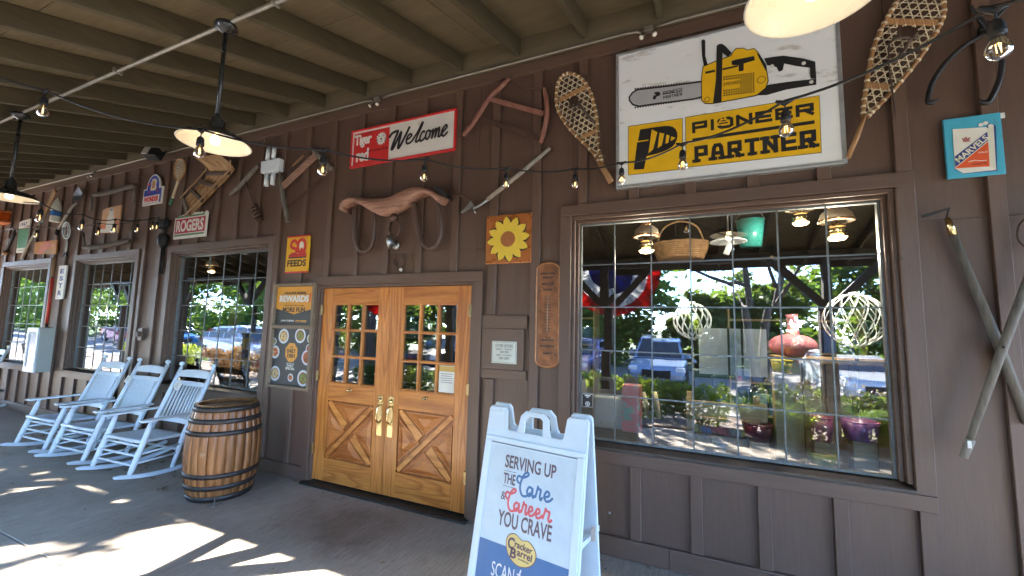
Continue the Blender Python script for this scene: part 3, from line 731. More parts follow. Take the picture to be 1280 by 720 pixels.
# --- ROGERS sign
rs_ = sign_at('rogers_sign', 'red white and green sign reading ROGERS above the third window', 'sign', U(216,300).x, U(216,299.5).z, .04)
rw, rh = U(257,285).x-U(216,300).x, .36
flat('panel', wht, rs_, MB().box(0, rw, 0, rh-.05, -.02, 0), .003)
top = [(0.10,rh-.052)]
for i in range(24):
    top.append((.10+(rw-.10)*i/23, rh+random.uniform(-.03,.012)))
top.append((rw, rh-.052)); flat('ragged_edge', wht, rs_, MB().prism(top, -.02, -.001))
flat('red_panel', ink('crimson', (.42,.025,.05)), rs_, MB().box(.03, rw-.03, .075, rh-.075, .001, .002))
grn = ink('sign green', (.06,.20,.08), wear=(.4,.4,.3), amt=.66)
flat('green_stripe', grn, rs_, MB().box(.03, rw-.04, .038, .062, .001, .002)); flat('green_stripe', grn, rs_, MB().box(.06, rw-.05, rh-.058, rh-.034, .001, .002))
flat('lettering', wht, rs_, text_mb('ROGERS', .06, rw-.06, .095, rh-.095, .0022, bold=.035))

# --- arched blue WONDER sign
C0 = crop(170,215,13.1); o = C0(100,560)
ws = sign_at('wonder_sign', 'blue arched sign with white edge and red word WONDER', 'sign', o.x, o.z, .05)
C = P2(ws, C0)
ws.scale = (.62, .60, 1); ww, wh = .82, .78
def arch(i):
    pts = [(i,i),(ww-i,i),(ww-i,.43-i),(ww-.13-i,.43-i)]
    for k in range(13):
        a = math.pi*k/12; pts.append((ww/2-.0+(ww/2-.13-i)*math.cos(a), .44+(wh-.44-i)*math.sin(a)))
    pts += [(.13+i,.43-i),(i,.43-i)]; return pts
flat('panel', wht, ws, MB().prism(arch(0), -.02, 0)); flat('blue_field', ink('cobalt', (.035,.06,.36)), ws, MB().prism(arch(.035), .001, .002))
flat('white_band', wht, ws, MB().box(.04, ww-.10, .045, .235, .0022, .003)); flat('lettering', redink, ws, text_mb('WONDER', .07, ww-.13, .07, .21, .0032, bold=.05))
flat('bread_picture', ink('cream picture', (.66,.60,.42)), ws, MB().prism([(.32,.36),(.52,.36),(.56,.44),(.52,.50),(.56,.58),(.50,.66),(.36,.66),(.30,.58),(.33,.50),(.29,.43)], .0022, .003))
flat('lettering', ink('seed brown',(1,1,1)), ws, text_mb('B', .37, .48, .42, .60, .0032, bold=.04))
flat('rays', redink, ws, MB().prism([(.22,.30),(.27,.30),(.30,.40)], .0022, .003).prism([(.60,.30),(.65,.30),(.57,.42)], .0022, .003).prism([(.14,.52),(.27,.50),(.25,.58)], .0022, .003))

# --- blue MARVELS sign
ms = sign_at('marvels_sign', 'sky blue square sign with cigarette pack picture reading MARVELS', 'sign', 1.462, 2.695, .035)
mw, mh = .258, .382
flat('panel', ink('sky blue', (.06,.36,.50), wear=(.16,.14,.10), amt=.61), ms, MB().box(0, mw, 0, mh, -.018, 0), .003)
C = P2(ms, crop(1150,130,6.546))
def MP(pts): return PG(C, pts)
flat('pack_shadow', navy, ms, MB().prism(MP([(285,535),(360,572),(632,548),(620,180),(598,165),(560,160)]), .0008, .0014))
flat('pack_side', ink('pack cream', (.60,.58,.48)), ms, MB().prism(MP([(545,200),(600,170),(622,540),(568,512)]), .0015, .002))
flat('pack_front', ink('pack white', (.68,.66,.58), wear=(.5,.45,.36), amt=.61), ms, MB().prism(MP([(265,208),(545,190),(568,512),(622,540),(355,568),(285,530)]), .0016, .0022))
flat('pack_red', ink('pack orange', (.66,.09,.02)), ms, MB().prism(MP([(285,528),(556,308),(568,512)]), .0023, .0028))
flat('name_band', navy, ms, MB().prism(MP([(283,432),(548,228),(556,300),(287,518)]), .0023, .003))
a, b = C(296,470), C(545,268); ln = math.dist(a, b); cx_, cy_ = (a[0]+b[0])/2, (a[1]+b[1])/2
flat('lettering', ink('cream letters', (.72,.70,.55)), ms, text_mb('MARVELS', cx_-ln/2, cx_+ln/2, cy_-.0165, cy_+.0165, .0034, bold=.02, shear=.1, rot=math.atan2(b[1]-a[1], b[0]-a[0])))
flat('script_line', wht, ms, ribbon(MB(), [C(395,475),C(440,462),C(500,466),C(545,462)], .004, .0032))
flat('lettering', wht, ms, text_mb('MILD', C(440,0)[0], C(515,0)[0], C(0,458)[1], C(0,445)[1], .0031))
cr = MB(); cr.prism(MP([(340,275),(355,285),(372,268),(388,282),(410,270),(400,310),(350,312)]), .0023, .0028); flat('crown_emblem', ink('faded maroon', (.35,.12,.12)), ms, cr)
for x, y in ((497,172),(535,158),(575,180)): c = C(x,y); flat('cigarette', ink('pack white',(1,1,1)), ms, MB().disc(c[0],c[1],.011,.0015,.004,14))
flat('lettering', blk, ms, text_mb('CIGARETTES', C(375,0)[0], C(500,0)[0], C(0,545)[1], C(0,533)[1], .0024))
flat('price_tag', wht, ms, MB().box(mw+.004, mw+.022, mh-.035, mh-.002, -.012, -.009))

# --- store hours plate
hs_ = sign_at('store_hours_sign', 'small cream plate listing store hours beside the oak doors', 'sign', -1.682, 1.388, .0325)
flat('plate', ink('plate cream', (.60,.62,.56)), hs_, MB().box(0, .242, 0, .195, -.006, 0), .002)
bd = MB()
for a in ((.008,.234,.008,.0105),(.008,.234,.1845,.187),(.008,.0105,.0107,.1843),(.2315,.234,.0107,.1843)): bd.box(*a, .0, .0006)
flat('border_line', ink('grey text',(1,1,1)), hs_, bd)
for t, y0, y1, w in (('STORE HOURS', .140, .170, .17), ('SUNDAY - THURSDAY', .118, .131, .16), ('7AM 9PM', .088, .110, .085), ('FRIDAY - SATURDAY', .066, .079, .15), ('7AM 10PM', .034, .057, .10)):
    flat('lettering', ink('grey text',(1,1,1)), hs_, text_mb(t, .121-w/2, .121+w/2, y0, y1, .0008))

# --- rusty thermometer plate
tp = sign_at('thermometer_sign', 'tall rust brown tin thermometer plate with rounded ends beside the shop window', 'sign', -1.272, 1.368, .03)
pw_, ph_ = .228, .912
def round_end(i):
    r = pw_/2-i; e = .07; pts = []
    for k in range(13): a = math.pi*k/12; pts.append((pw_/2+r*math.cos(a), ph_-e-.0+(e-i)*math.sin(a)))
    for k in range(13): a = math.pi+math.pi*k/12; pts.append((pw_/2+r*math.cos(a), e+(e-i)*math.sin(a)))
    return pts
rust = mk('rusty tin', (.24,.095,.04), .5, .55, 9, .5, 30, .35, wear=(.10,.045,.025), wearamt=.56, wearscale=12)
flat('plate', rust, tp, MB().prism(round_end(0), -.012, 0), .004)
rim = MB(); rim.tube([(p[0],p[1],.001) for p in round_end(.012)], .006, 6, True); flat('raised_rim', mk('bright rust', (.42,.19,.08), .45, .35, 14, .3, 40, .4), tp, rim)
dk = mk('dark rust', (.07,.035,.022), .7, .4, 20)
flat('tube_scale', mk('tarnished tube', (.30,.24,.18), .4, .3, 20, 0, 30, .4), tp, MB().tube([(pw_/2,.30,.004),(pw_/2,.62,.004)], .004, 6))
tk = MB()
for i in range(13):
    y = .31+.025*i
    for s in (-1, 1): tk.box(pw_/2+s*.020-.012, pw_/2+s*.020+.010, y, y+.006, .0, .0012)
flat('scale_marks', dk, tp, tk)
for t, y0, y1, w in (('DRINK', .79, .815, .12), ('COLD', .745, .77, .10), ('IN BOTTLES', .20, .225, .13), ('GOOD', .155, .175, .10), ('ICE', .10, .125, .06)): pass
mk2 = MB()
for y, w in ((.80,.13),(.765,.09),(.71,.11),(.66,.08),(.23,.12),(.18,.13),(.12,.07)): mk2.box(pw_/2-w/2, pw_/2+w/2, y, y+.016, .0, .001)
flat('worn_print', dk, tp, mk2)

# --- rewards poster case
rp = sign_at('poster_case', 'wooden poster frame with orange rewards poster above dark menu poster', 'poster', -4.655, .945, .02, face=.07)
cw_, ch = .685, 1.195
fr_m = wood('poster frame wood', (.15,.105,.065), (.25,.185,.12), 'z', .55, 9)
flat('backboard', black_plastic, rp, MB().box(.01, cw_-.01, .01, ch-.01, 0, .012))
dv = .695
for a in ((0,.035,0,ch),(cw_-.035,cw_,0,ch)): flat('frame_rail', fr_m, rp, MB().box(*a, 0, .055), .004)
for a in ((.0355,cw_-.0355,0,.035),(.0355,cw_-.0355,ch-.035,ch),(.0355,cw_-.0355,dv-.02,dv+.02)): flat('frame_rail', fr_m, rp, MB().box(*a, 0, .054), .004)
up = flat('rewards_poster', ink('poster orange', (.66,.30,.035)), rp, MB().box(.036, cw_-.036, dv+.021, ch-.036, .012, .018))
flat('dark_band', ink('slate ink', (.035,.036,.04)), up, MB().prism([(.037,dv+.022),(cw_-.037,dv+.022),(cw_-.037,dv+.21),(cw_/2,dv+.145),(.037,dv+.21)], .0185, .019))
def pt_(parent, t, x0, x1, y0, y1, m, **k): flat('lettering', m, parent, text_mb(t, x0, x1, y0, y1, .0195, **k))
pt_(up, 'CRACKER BARREL', .16, cw_-.16, ch-.125, ch-.095, blk, bold=.02); pt_(up, 'REWARDS', .085, cw_-.12, ch-.215, ch-.135, wht, bold=.05); pt_(up, '!', cw_-.11, cw_-.09, ch-.215, ch-.11, redink, bold=.05, shear=.2)
pt_(up, 'More food. More savings.', .18, cw_-.18, ch-.265, ch-.245, blk, shear=.2); pt_(up, 'MORE FUN.', .15, cw_-.15, ch-.33, ch-.275, blk, bold=.03)
pt_(up, 'JOIN TODAY', .13, .36, dv+.055, dv+.08, wht, bold=.04, shear=.2); pt_(up, "IT'S FREE", .375, cw_-.13, dv+.055, dv+.08, ink('poster orange',(1,1,1)), bold=.04, shear=.2)
lo = flat('menu_poster', ink('slate ink',(1,1,1)), rp, MB().box(.036, cw_-.036, .036, dv-.021, .012, .018))
food = [mk('food '+n, c, .6, .6, 30, .3, 60) for n, c in (('golden', (.42,.22,.05)), ('brown', (.25,.10,.03)), ('cream', (.55,.42,.22)), ('green', (.18,.22,.05)), ('red', (.42,.08,.03)))]
plates = [(.20,.585,.085),(.47,.60,.085),(.075,.40,.075),(.63,.57,.05),(.60,.36,.085),(.10,.155,.085),(.56,.13,.09),(.36,.125,.045),(.045,.52,.04),(.62,.46,.05)]
for i, (x, y, r) in enumerate(plates):
    def cl(r_, n=22): return [(max(.037, min(cw_-.037, x+r_*math.cos(2*math.pi*k/n))), max(.037, min(dv-.022, y+r_*math.sin(2*math.pi*k/n)))) for k in range(n)]
    pl = flat('plate_picture', ink('plate blue white', (.58,.63,.70)), lo, MB().prism(cl(r), .0186, .0189))
    fm = MB()
    flat('food_picture', food[i % 5], lo, MB().prism(cl(r*.74, 16), .0191, .0195))
    for q in range(5):
        a = q*1.3+i; xx, yy = x+r*.38*math.cos(a), y+r*.38*math.sin(a)
        if .05 < xx < cw_-.05 and .05 < yy < dv-.04: fm.disc(xx, yy, r*.26, .0196+.0001*q, .02+.0001*q, 9)
    if fm.v: flat('food_bits', food[(i+2) % 5], lo, fm)
oc = MB().prism([(.345+.105*math.cos(2*math.pi*k/8+.39), .405+.115*math.sin(2*math.pi*k/8+.39)) for k in range(8)], .0186, .0192); flat('orange_badge', ink('poster orange',(1,1,1)), lo, oc)
pt_(lo, 'THE', .32, .37, .455, .475, blk); pt_(lo, 'DAILY', .275, .415, .40, .445, blk, bold=.03); pt_(lo, 'DISH', .285, .405, .345, .39, blk, bold=.03)
pt_(lo, 'SERVING A', .28, .41, .275, .288, wht); pt_(lo, 'DAILY', .29, .40, .245, .27, wht, bold=.03); pt_(lo, 'SPECIAL', .27, .42, .21, .238, wht, bold=.03)

# --- far left small signs
C1 = crop(0,215,5.536); C15 = crop(15,265,12)
def quad_sign(name, label, cat, C, tl, tr, br, bl, depth=.04):
    o = C(*bl); s = sign_at(name, label, cat, o.x, o.z, depth); g = P2(s, C); return s, g, [g(*p) for p in (bl, br, tr, tl)]
def lerp4(Q, u, v):
    a = Vector(Q[0]).lerp(Vector(Q[1]), u); b = Vector(Q[3]).lerp(Vector(Q[2]), u); p = a.lerp(b, v); return (p.x, p.y)
def sub(Q, u0, u1, v0, v1): return [lerp4(Q,u0,v0), lerp4(Q,u1,v0), lerp4(Q,u1,v1), lerp4(Q,u0,v1)]
gs, g, Q = quad_sign('green_tin_sign', 'green tin sign with white bands at top and bottom over the leftmost window', 'sign', C15, (115,145), (278,98), (205,605), (60,612))
flat('panel', wht, gs, MB().prism(Q, -.02, 0)); flat('green_field', ink('tin green', (.06,.22,.12), wear=(.2,.35,.25), amt=.66), gs, MB().prism(sub(Q,.02,.98,.14,.74), .001, .002))
flat('maroon_stripe', ink('maroon', (.28,.03,.06)), gs, MB().prism([lerp4(Q,.35,.765),lerp4(Q,.98,.765),lerp4(Q,.98,.81)], .001, .002).prism([lerp4(Q,.02,.97),lerp4(Q,.35,.995),lerp4(Q,.02,.995)], .001, .002))
a, b = lerp4(Q,.15,.83), lerp4(Q,.75,.93); flat('lettering', navy, gs, text_mb('1 8 6 7', a[0], b[0], a[1], b[1], .0022, bold=.05))
a, b = lerp4(Q,.15,.04), lerp4(Q,.85,.09); flat('lettering', ink('grey text',(1,1,1)), gs, text_mb('TOBACCO', a[0], b[0], a[1], b[1], .0022))
os_, g, Q = quad_sign('orange_tin_sign', 'weathered orange sign with a slanted red badge over the leftmost window', 'sign', C15, (345,455), (675,415), (655,630), (330,630))
flat('panel', mk('worn orange tin', (.42,.20,.05), .6, .35, 9, .2, 40, wear=(.25,.17,.10), wearamt=.6), os_, MB().prism(Q, -.02, 0))
flat('red_badge', ink('faded red', (.48,.13,.08), wear=(.5,.3,.2), amt=.6), os_, MB().prism([lerp4(Q,.18,.05),lerp4(Q,.30,.62),lerp4(Q,.42,.95),lerp4(Q,.72,1.0),lerp4(Q,.74,.55),lerp4(Q,.55,.22),lerp4(Q,.26,-.02)], .001, .002))
flat('green_corner', ink('faded green', (.2,.25,.14)), os_, MB().prism([lerp4(Q,.42,.08),lerp4(Q,.70,.08),lerp4(Q,.70,.30)], .001, .002))
flat('red_stripes', ink('faded red',(1,1,1)), os_, MB().prism(sub(Q,.03,.16,.70,.76), .001, .002).prism(sub(Q,.03,.14,.30,.36), .001, .002).prism(sub(Q,.78,.96,.55,.70), .001, .002))
bs_, g, Q = quad_sign('bottle_tin_sign', 'curled pale orange tin sign with a white bottle picture above the second window', 'sign', crop(120,250,16), (120,175), (500,100), (430,650), (80,660))
flat('panel', mk('pale orange tin', (.60,.36,.20), .5, .2, 6, .2, 20, wear=(.55,.45,.35), wearamt=.62), bs_, MB().prism([Q[0],Q[1],Q[2],lerp4(Q,.6,1.0),lerp4(Q,.25,.985),lerp4(Q,.05,.93)], -.02, 0))
flat('bottle_picture', wht, bs_, MB().prism([lerp4(Q,*p) for p in ((.30,.12),(.78,.10),(.74,.50),(.66,.72),(.64,.93),(.44,.93),(.42,.72),(.33,.50))], .001, .002))
flat('red_patch', ink('coral', (.60,.16,.08)), bs_, MB().prism(sub(Q,.02,.30,.18,.32), .001, .002).prism(sub(Q,.80,.98,.26,.42), .001, .002)); flat('white_band', wht, bs_, MB().prism(sub(Q,.02,.95,.01,.15), .0022, .003))
flat('bottle_cap', ink('cap blue', (.15,.25,.42)), bs_, MB().prism(sub(Q,.47,.60,.84,.92), .0025, .0035))
vs_, g, Q = quad_sign('letter_board', 'narrow white upright board with dark letters beside the leftmost window', 'sign', crop(60,320,12), (165,145), (285,140), (215,645), (105,650))
flat('panel', wht, vs_, MB().prism(Q, -.02, 0)); 
for i, ch_ in enumerate('ESTR'):
    a, b = lerp4(Q,.28,.76-.215*i), lerp4(Q,.76,.90-.215*i); flat('lettering', navy, vs_, text_mb(ch_, a[0], b[0], a[1], b[1], .002, bold=.04))
o = C1(25,370); lamp_o = thing('amber_lantern', 'small orange amber lantern box at the far left of the wall', 'lantern', (o.x, -.12, o.z))
e = C1(100,285)
MB().box(o.x+.05, e.x-.05, -.22, -.02, o.z+.05, e.z-.02).build('amber_lens', mk('amber glass', (.62,.10,.01), .25, .3, 6), lamp_o, bevel=.02)
MB().box(o.x, e.x, -.24, -.005, o.z, o.z+.045).build('base', mk('amber rim', (.5,.14,.04), .5), lamp_o, bevel=.01); MB().box(o.x, e.x, -.24, -.005, e.z-.018, e.z+.03).build('lid', mk('amber rim',(1,1,1)), lamp_o, bevel=.01)
st_ = sign_at('window_sticker', 'small black square sticker with white symbol in the shop window corner', 'sticker', U(727.5,508,.08).x, U(727.5,508,.08).z, -.08, face=0)
a, b = U(727.5,508,.08), U(741.5,493,.08); w_, h_ = b.x-a.x, b.z-a.z
flat('sticker_film', blk, st_, MB().box(0, w_, 0, h_, 0, .0008))
sy = MB(); sy.tube([(w_/2+.016*math.cos(k*.4), .026+.016*math.sin(k*.4), .0012) for k in range(16)], .003, 4, True); sy.disc(w_/2,.026,.007,.0009,.0014,10); sy.box(w_*.25,w_*.75,h_-.018,h_-.008,.0009,.0014); sy.box(w_*.4,w_*.6,h_-.030,h_-.021,.0009,.0014)
flat('symbol', wht, st_, sy)
bt_ = MB()
for a in ((0,w_,0,.003),(0,w_,h_-.003,h_),(0,.003,.0032,h_-.0032),(w_-.003,w_,.0032,h_-.0032)): bt_.box(*a,.0009,.0014)
flat('sticker_border', wht, st_, bt_)

# ================================================================== OLD TOOLS HUNG ON THE WALL
grey_wood = wood('grey weathered wood', (.11,.097,.08), (.225,.20,.17), 'z', .8, 6, bmp=.5)
tan_wood = wood('tan wood', (.24,.14,.07), (.40,.25,.13), 'z', .6, 7, bmp=.3)
red_wood = wood('worn red wood', (.18,.065,.045), (.32,.15,.11), 'z', .55, 6, bmp=.4, worn=(.35,.24,.19), wornamt=.58)
pale_pole = wood('pale grey pole', (.22,.195,.16), (.36,.325,.275), 'z', .7, 6, bmp=.4)
dark_yoke = wood('dark yoke wood', (.05,.04,.032), (.13,.10,.08), 'x', .8, 6, bmp=.5)
rust_iron = mk('rusty iron', (.09,.05,.035), .65, .4, 20, .4, 60, .4)
def pathC(C, pts, y): return [C(p[0], p[1], p[2] if len(p) > 2 else y) for p in pts]
def curve(C, pts, y, k=5): return spline(pathC(C, pts, y), k)
def wthing(name, label, cat, C, p, y=-.05, group=None): return thing(name, label, cat, C(p[0], p[1], y), None, group)
ID = crop(0, 0, 1)
# bucksaw with red frame
C = crop(400,80,2.88); Y = -.05
b = wthing('bucksaw', 'red wooden bucksaw frame with arched left handle above the pole hook', 'saw', C, (660,180))
MB().tube(curve(C, [(682,52),(650,82),(612,118),(575,175),(550,215),(515,258)], Y), [.022]*3+[.030]*20+[.022]*3, 8, flat=.7).build('handle', red_wood, b)
MB().tube(curve(C, [(806,88),(815,130),(818,180),(808,235),(795,282)], Y), [.022]*3+[.030]*15+[.026]*3, 8, flat=.7).build('handle', red_wood, b)
MB().bar(C(606,124,Y), C(808,180,Y), .045, .022, (0,1,0)).build('crossbar', red_wood, b, bevel=.005)
MB().bar(C(568,196,Y), C(790,268,Y), .003, .045, (.3,0,1)).build('saw_blade', rust_iron, b)
MB().tube(pathC(C, [(682,66),(715,76),(718,84),(745,90),(750,86),(806,94)], Y), .004, 5).build('tension_wire', rust_iron, b)
# pole hook
h = wthing('pole_hook', 'grey wooden pole with iron hook head below the bucksaw', 'tool', C, (660,420))
MB().tube(pathC(C, [(828,302),(720,395),(603,488)], Y), [.018,.02,.021], 10).build('shaft', pale_pole, h)
MB().tube(pathC(C, [(605,486),(580,506),(552,522)], Y), [.017,.013,.011], 8).build('ferrule', steel, h)
MB().tube(curve(C, [(478,448),(490,468),(515,474),(530,482),(545,496),(540,515)], Y), [.003]+[.007]*25, 6).build('spike', rust_iron, h)
q = MB(); M = None
pts = [C(*p, Y) for p in ((545,492),(556,512),(512,537),(506,536),(530,512))]
n0 = len(q.v)
for dy in (-.010, .010):
    for p in pts: q.v.append(p+Vector((0,dy,0)))
k = len(pts); q.face(range(k)); q.face([k+i for i in range(k)][::-1])
for i in range(k): q.face((i, k+i, k+(i+1)%k, (i+1)%k))
q.build('blade', steel, h)
MB().tube(pathC(C, [(552,520),(560,538)], Y), .006, 6).build('lug', steel, h)
# ox yoke with bows and ring
C = crop(425,225,5.757)
yk = wthing('ox_yoke', 'wavy red wooden ox yoke with two looped bows and an iron ring', 'yoke', C, (400,200), -.09)
topE = [(30,225),(38,178),(68,145),(120,133),(180,138),(240,143),(300,141),(370,133),(430,105),(495,71),(560,57),(620,64),(700,93),(772,130)]
botE = [(72,246),(70,205),(95,182),(130,172),(170,186),(215,214),(260,242),(325,266),(395,252),(445,234),(520,180),(562,140),(640,108),(738,182)]
bm = MB(); tS = [C(*p, -.06) for p in topE]; bS = [C(*p, -.06) for p in botE]; tS = spline(tS, 3); bS = spline(bS, 3)
n = len(tS)
for i in range(n):
    t, b2 = tS[i], bS[i]; m = (t+b2)/2; hh = (t-b2)
    for k in range(12):
        a = 2*math.pi*k/12; bm.v.append(m+hh*.5*math.copysign(abs(math.cos(a))**.6, math.cos(a))+Vector((0, -.075*math.copysign(abs(math.sin(a))**.7, math.sin(a))-.02, 0)))
for i in range(n-1):
    for k in range(12):
        l = (k+1) % 12; bm.face((i*12+k, i*12+l, (i+1)*12+l, (i+1)*12+k), True)
bm.face(list(range(12))[::-1]); bm.face([(n-1)*12+k for k in range(12)])
bm.build('yoke_beam', wood('pinkish worn wood', (.22,.10,.07), (.40,.23,.165), 'x', .6, 6, bmp=.8, worn=(.11,.05,.035), wornamt=.50), yk)
bow_m = wood('dark bow wood', (.06,.035,.028), (.12,.075,.06), 'z', .5, 6)
for pts in ([(106,200),(104,300),(108,400),(122,465),(150,508),(182,515),(215,490),(238,440),(246,360),(246,225)], [(528,165),(542,260),(558,350),(578,425),(615,475),(648,492),(690,470),(716,420),(725,350),(712,240),(698,140)]):
    MB().tube(curve(C, pts, -.08), .025, 10).build('bow', bow_m, yk)
MB().tube([C(391+42*math.cos(a*.314), 342+60*math.sin(a*.314), -.10) for a in range(20)], .013, 8, True).build('iron_ring', rust_iron, yk)
MB().ball(C(388,272,-.10), .045, 10).build('ring_bolt', rust_iron, yk)
pl_ = MB()
for x, y in ((232,128),(222,148),(672,45),(100,158),(355,128)): pl_.ball(C(x,y,-.125), .011, 6)
pl_.build('bolt_heads', rust_iron, yk)
ip = MB()
pp = [C(*p, -.16) for p in ((655,50),(705,48),(770,105),(772,132),(735,112),(700,90))]
k = len(pp)
for dy in (0, .10):
    for p in pp: ip.v.append(p+Vector((0,dy,0)))
ip.face(range(k)); ip.face([k+i for i in range(k)][::-1])
for i in range(k): ip.face((i, k+i, k+(i+1)%k, (i+1)%k))
ip.build('iron_plate', black_iron, yk)
sp = wthing('wall_spotlight', 'small chrome round spotlight on a wall plate under the ox yoke', 'spotlight', C, (400,465), -.03)
ax = Vector((-.75,-.62,-.22)).normalized(); Mx = ax.to_track_quat('Z','Y').to_matrix(); cc = C(345,448,-.13)
MB().lathe([(.02,-.06),(.05,-.05),(.066,-.012),(.07,0),(.064,.006)], 18, cc, Mx).build('lamp_head', steel, sp)
MB().lathe([(.058,.0065),(.03,.012),(.001,.014)], 18, cc, Mx).build('lens', mk('frosted lens', (.75,.8,.8), .15, .05), sp)
MB().lathe([(.045,0),(.045,.012),(.02,.02),(.001,.021)], 16, C(405,470,-.022), RX).build('mount_plate', steel, sp); MB().tube([C(405,470,-.03), C(385,465,-.09), cc-ax*.045], .012, 8).build('arm', steel, sp)
hsn = wthing('horseshoe', 'dark rusty horseshoe nailed above the double doors', 'horseshoe', C, (415,600), -.03)
MB().tube(curve(C, [(396,536),(382,560),(380,595),(398,622),(425,624),(446,600),(452,565),(444,534)], -.03), .016, 6, flat=.5).build('shoe', rust_iron, hsn)
MB().ball(C(437,645,-.03), .02, 8).build('door_sensor', mk('sensor plastic', (.5,.45,.4), .4), hsn)

# snowshoes
rawhide = mk('rawhide lace', (.64,.55,.38), .6, .2, 30, .2); strap_m = mk('leather strap', (.09,.06,.045), .6, .3, 20)
bent = wood('bent ash frame', (.30,.145,.055), (.46,.26,.12), 'z', .5, 7, bmp=.3)
def inside(p, poly):
    c = False; n = len(poly)
    for i in range(n):
        a, b = poly[i], poly[(i+1) % n]
        if (a.z > p[1]) != (b.z > p[1]) and p[0] < (b.x-a.x)*(p[1]-a.z)/(b.z-a.z)+a.x: c = not c
    return c
def snowshoe(label, C, left, right, tail, bars, axis, skip, straps):
    Y = -.06
    s = wthing('snowshoe', label, 'snowshoe', C, left[len(left)//2], Y, 'snowshoes on the wall')
    Lp = spline(pathC(C, left, Y), 4); Rp = spline(pathC(C, right, Y), 4)
    MB().tube(Lp, .013, 8).build('frame_side', bent, s); MB().tube(Rp, .013, 8).build('frame_side', bent, s)
    MB().tube(pathC(C, tail, Y), [.022, .024, .024], 8, flat=.6).build('tail', bent, s)
    for a, b2 in bars: MB().bar(C(*a, Y), C(*b2, Y), .040, .014, (0,1,0)).build('crossbar', bent, s, bevel=.003)
    poly = Lp+Rp[::-1]; ax = (C(*axis[1], Y)-C(*axis[0], Y)).normalized(); ax2 = Vector((-ax.z, 0, ax.x))
    c0 = sum(poly, Vector())/len(poly); lm = MB(); sk = [C(*p, Y) for p in skip]
    for fam, st in ((0, .042), (60, .042), (120, .042)):
        a = R(fam); d = ax2*math.cos(a)+ax*math.sin(a); nn = Vector((-d.z, 0, d.x))
        for k in range(-22, 23):
            o = c0+nn*(k+.5*(fam == 60))*st; run = None; yy = Y+(.004, -.004, 0)[(0, 60, 120).index(fam)]
            for j in range(-64, 65):
                p = o+d*j*.014; ok = inside((p.x, p.z), poly) and not inside((p.x, p.z), sk)
                if ok and run is None: run = p
                if (not ok or j == 64) and run is not None:
                    q = p-d*.014
                    if (q-run).length > .03: lm.tube([Vector((run.x-d.x*.008,yy,run.z-d.z*.008)), Vector((q.x+d.x*.008,yy,q.z+d.z*.008))], .0036, 4)
                    run = None
    o = lm.build('lacing', rawhide, s); o['kind'] = 'stuff'
    wr = MB()
    for P in (Lp, Rp):
        for i in range(2, len(P)-2):
            if i % 2 == 0:
                t = (P[i+1]-P[i-1]).normalized()*.007; wr.tube([P[i]-t, P[i]+t], .0155, 8)
    o = wr.build('frame_wrapping', rawhide, s); o['kind'] = 'stuff'
    sm = MB()
    for p in straps: sm.tube(curve(C, p, Y-.02, 4), .010, 6, flat=.35)
    sm.build('binding_strap', strap_m, s)
snowshoe('long wooden snowshoe with rounded toe hanging left of the chainsaw sign', crop(680,80,4.5),
    [(150,52),(110,62),(80,105),(70,165),(72,235),(100,300),(150,370),(220,440),(290,515),(312,560)], [(150,52),(195,72),(235,112),(265,170),(283,235),(296,300),(301,380),(305,450),(318,520),(326,552)],
    [(300,530),(345,610),(378,665)], [((84,206),(238,128)), ((214,412),(298,374))], ((130,55),(340,600)), [(128,200),(185,172),(205,215),(150,240)],
    [[(150,240),(180,235),(210,215)], [(175,235),(160,290),(165,340)], [(200,230),(240,280),(285,330)], [(310,350),(318,420),(315,470),(342,525)]])
snowshoe('long wooden snowshoe with narrow tail hanging right of the chainsaw sign', crop(1040,0,3),
    [(310,-58),(270,-30),(238,15),(210,62),(182,115),(155,185),(138,265),(126,340),(118,400),(117,440)], [(310,-58),(370,-52),(410,-15),(420,40),(405,92),(372,150),(322,225),(258,305),(195,375),(150,420),(132,440)],
    [(122,432),(95,510),(60,592)], [((203,80),(396,86)), ((136,320),(214,326))], ((320,-40),(115,450)), [(238,98),(330,100),(315,140),(250,135)],
    [[(225,150),(270,140),(320,140)], [(215,160),(212,230),(222,310),(232,380),(240,450)], [(300,140),(270,190),(230,235)]])
# ice tongs
C = crop(1130,0,5.14); Y = -.06
it = wthing('ice_tongs', 'black iron ice tongs with two curved arms above the blue square sign', 'tongs', C, (540,160), Y)
MB().tube(curve(C, [(700,0),(640,65),(560,150),(490,232),(390,292),(285,385),(205,490),(168,570),(155,640),(165,660),(195,652),(222,632)], Y), [.009]*10+[.015]*40+[.009]*4+[.004]*2, 8).build('arm', black_iron, it)
MB().tube(curve(C, [(430,40),(450,75),(520,165),(585,260),(622,350),(628,430),(605,535),(560,630),(535,660),(505,655),(482,638)], Y-.02), [.009]*8+[.015]*38+[.009]*4+[.004], 8).build('arm', black_iron, it)
MB().lathe([(.03,-.03),(.03,.02),(.001,.022)], 12, C(530,178,Y), RX).build('pivot', black_iron, it)
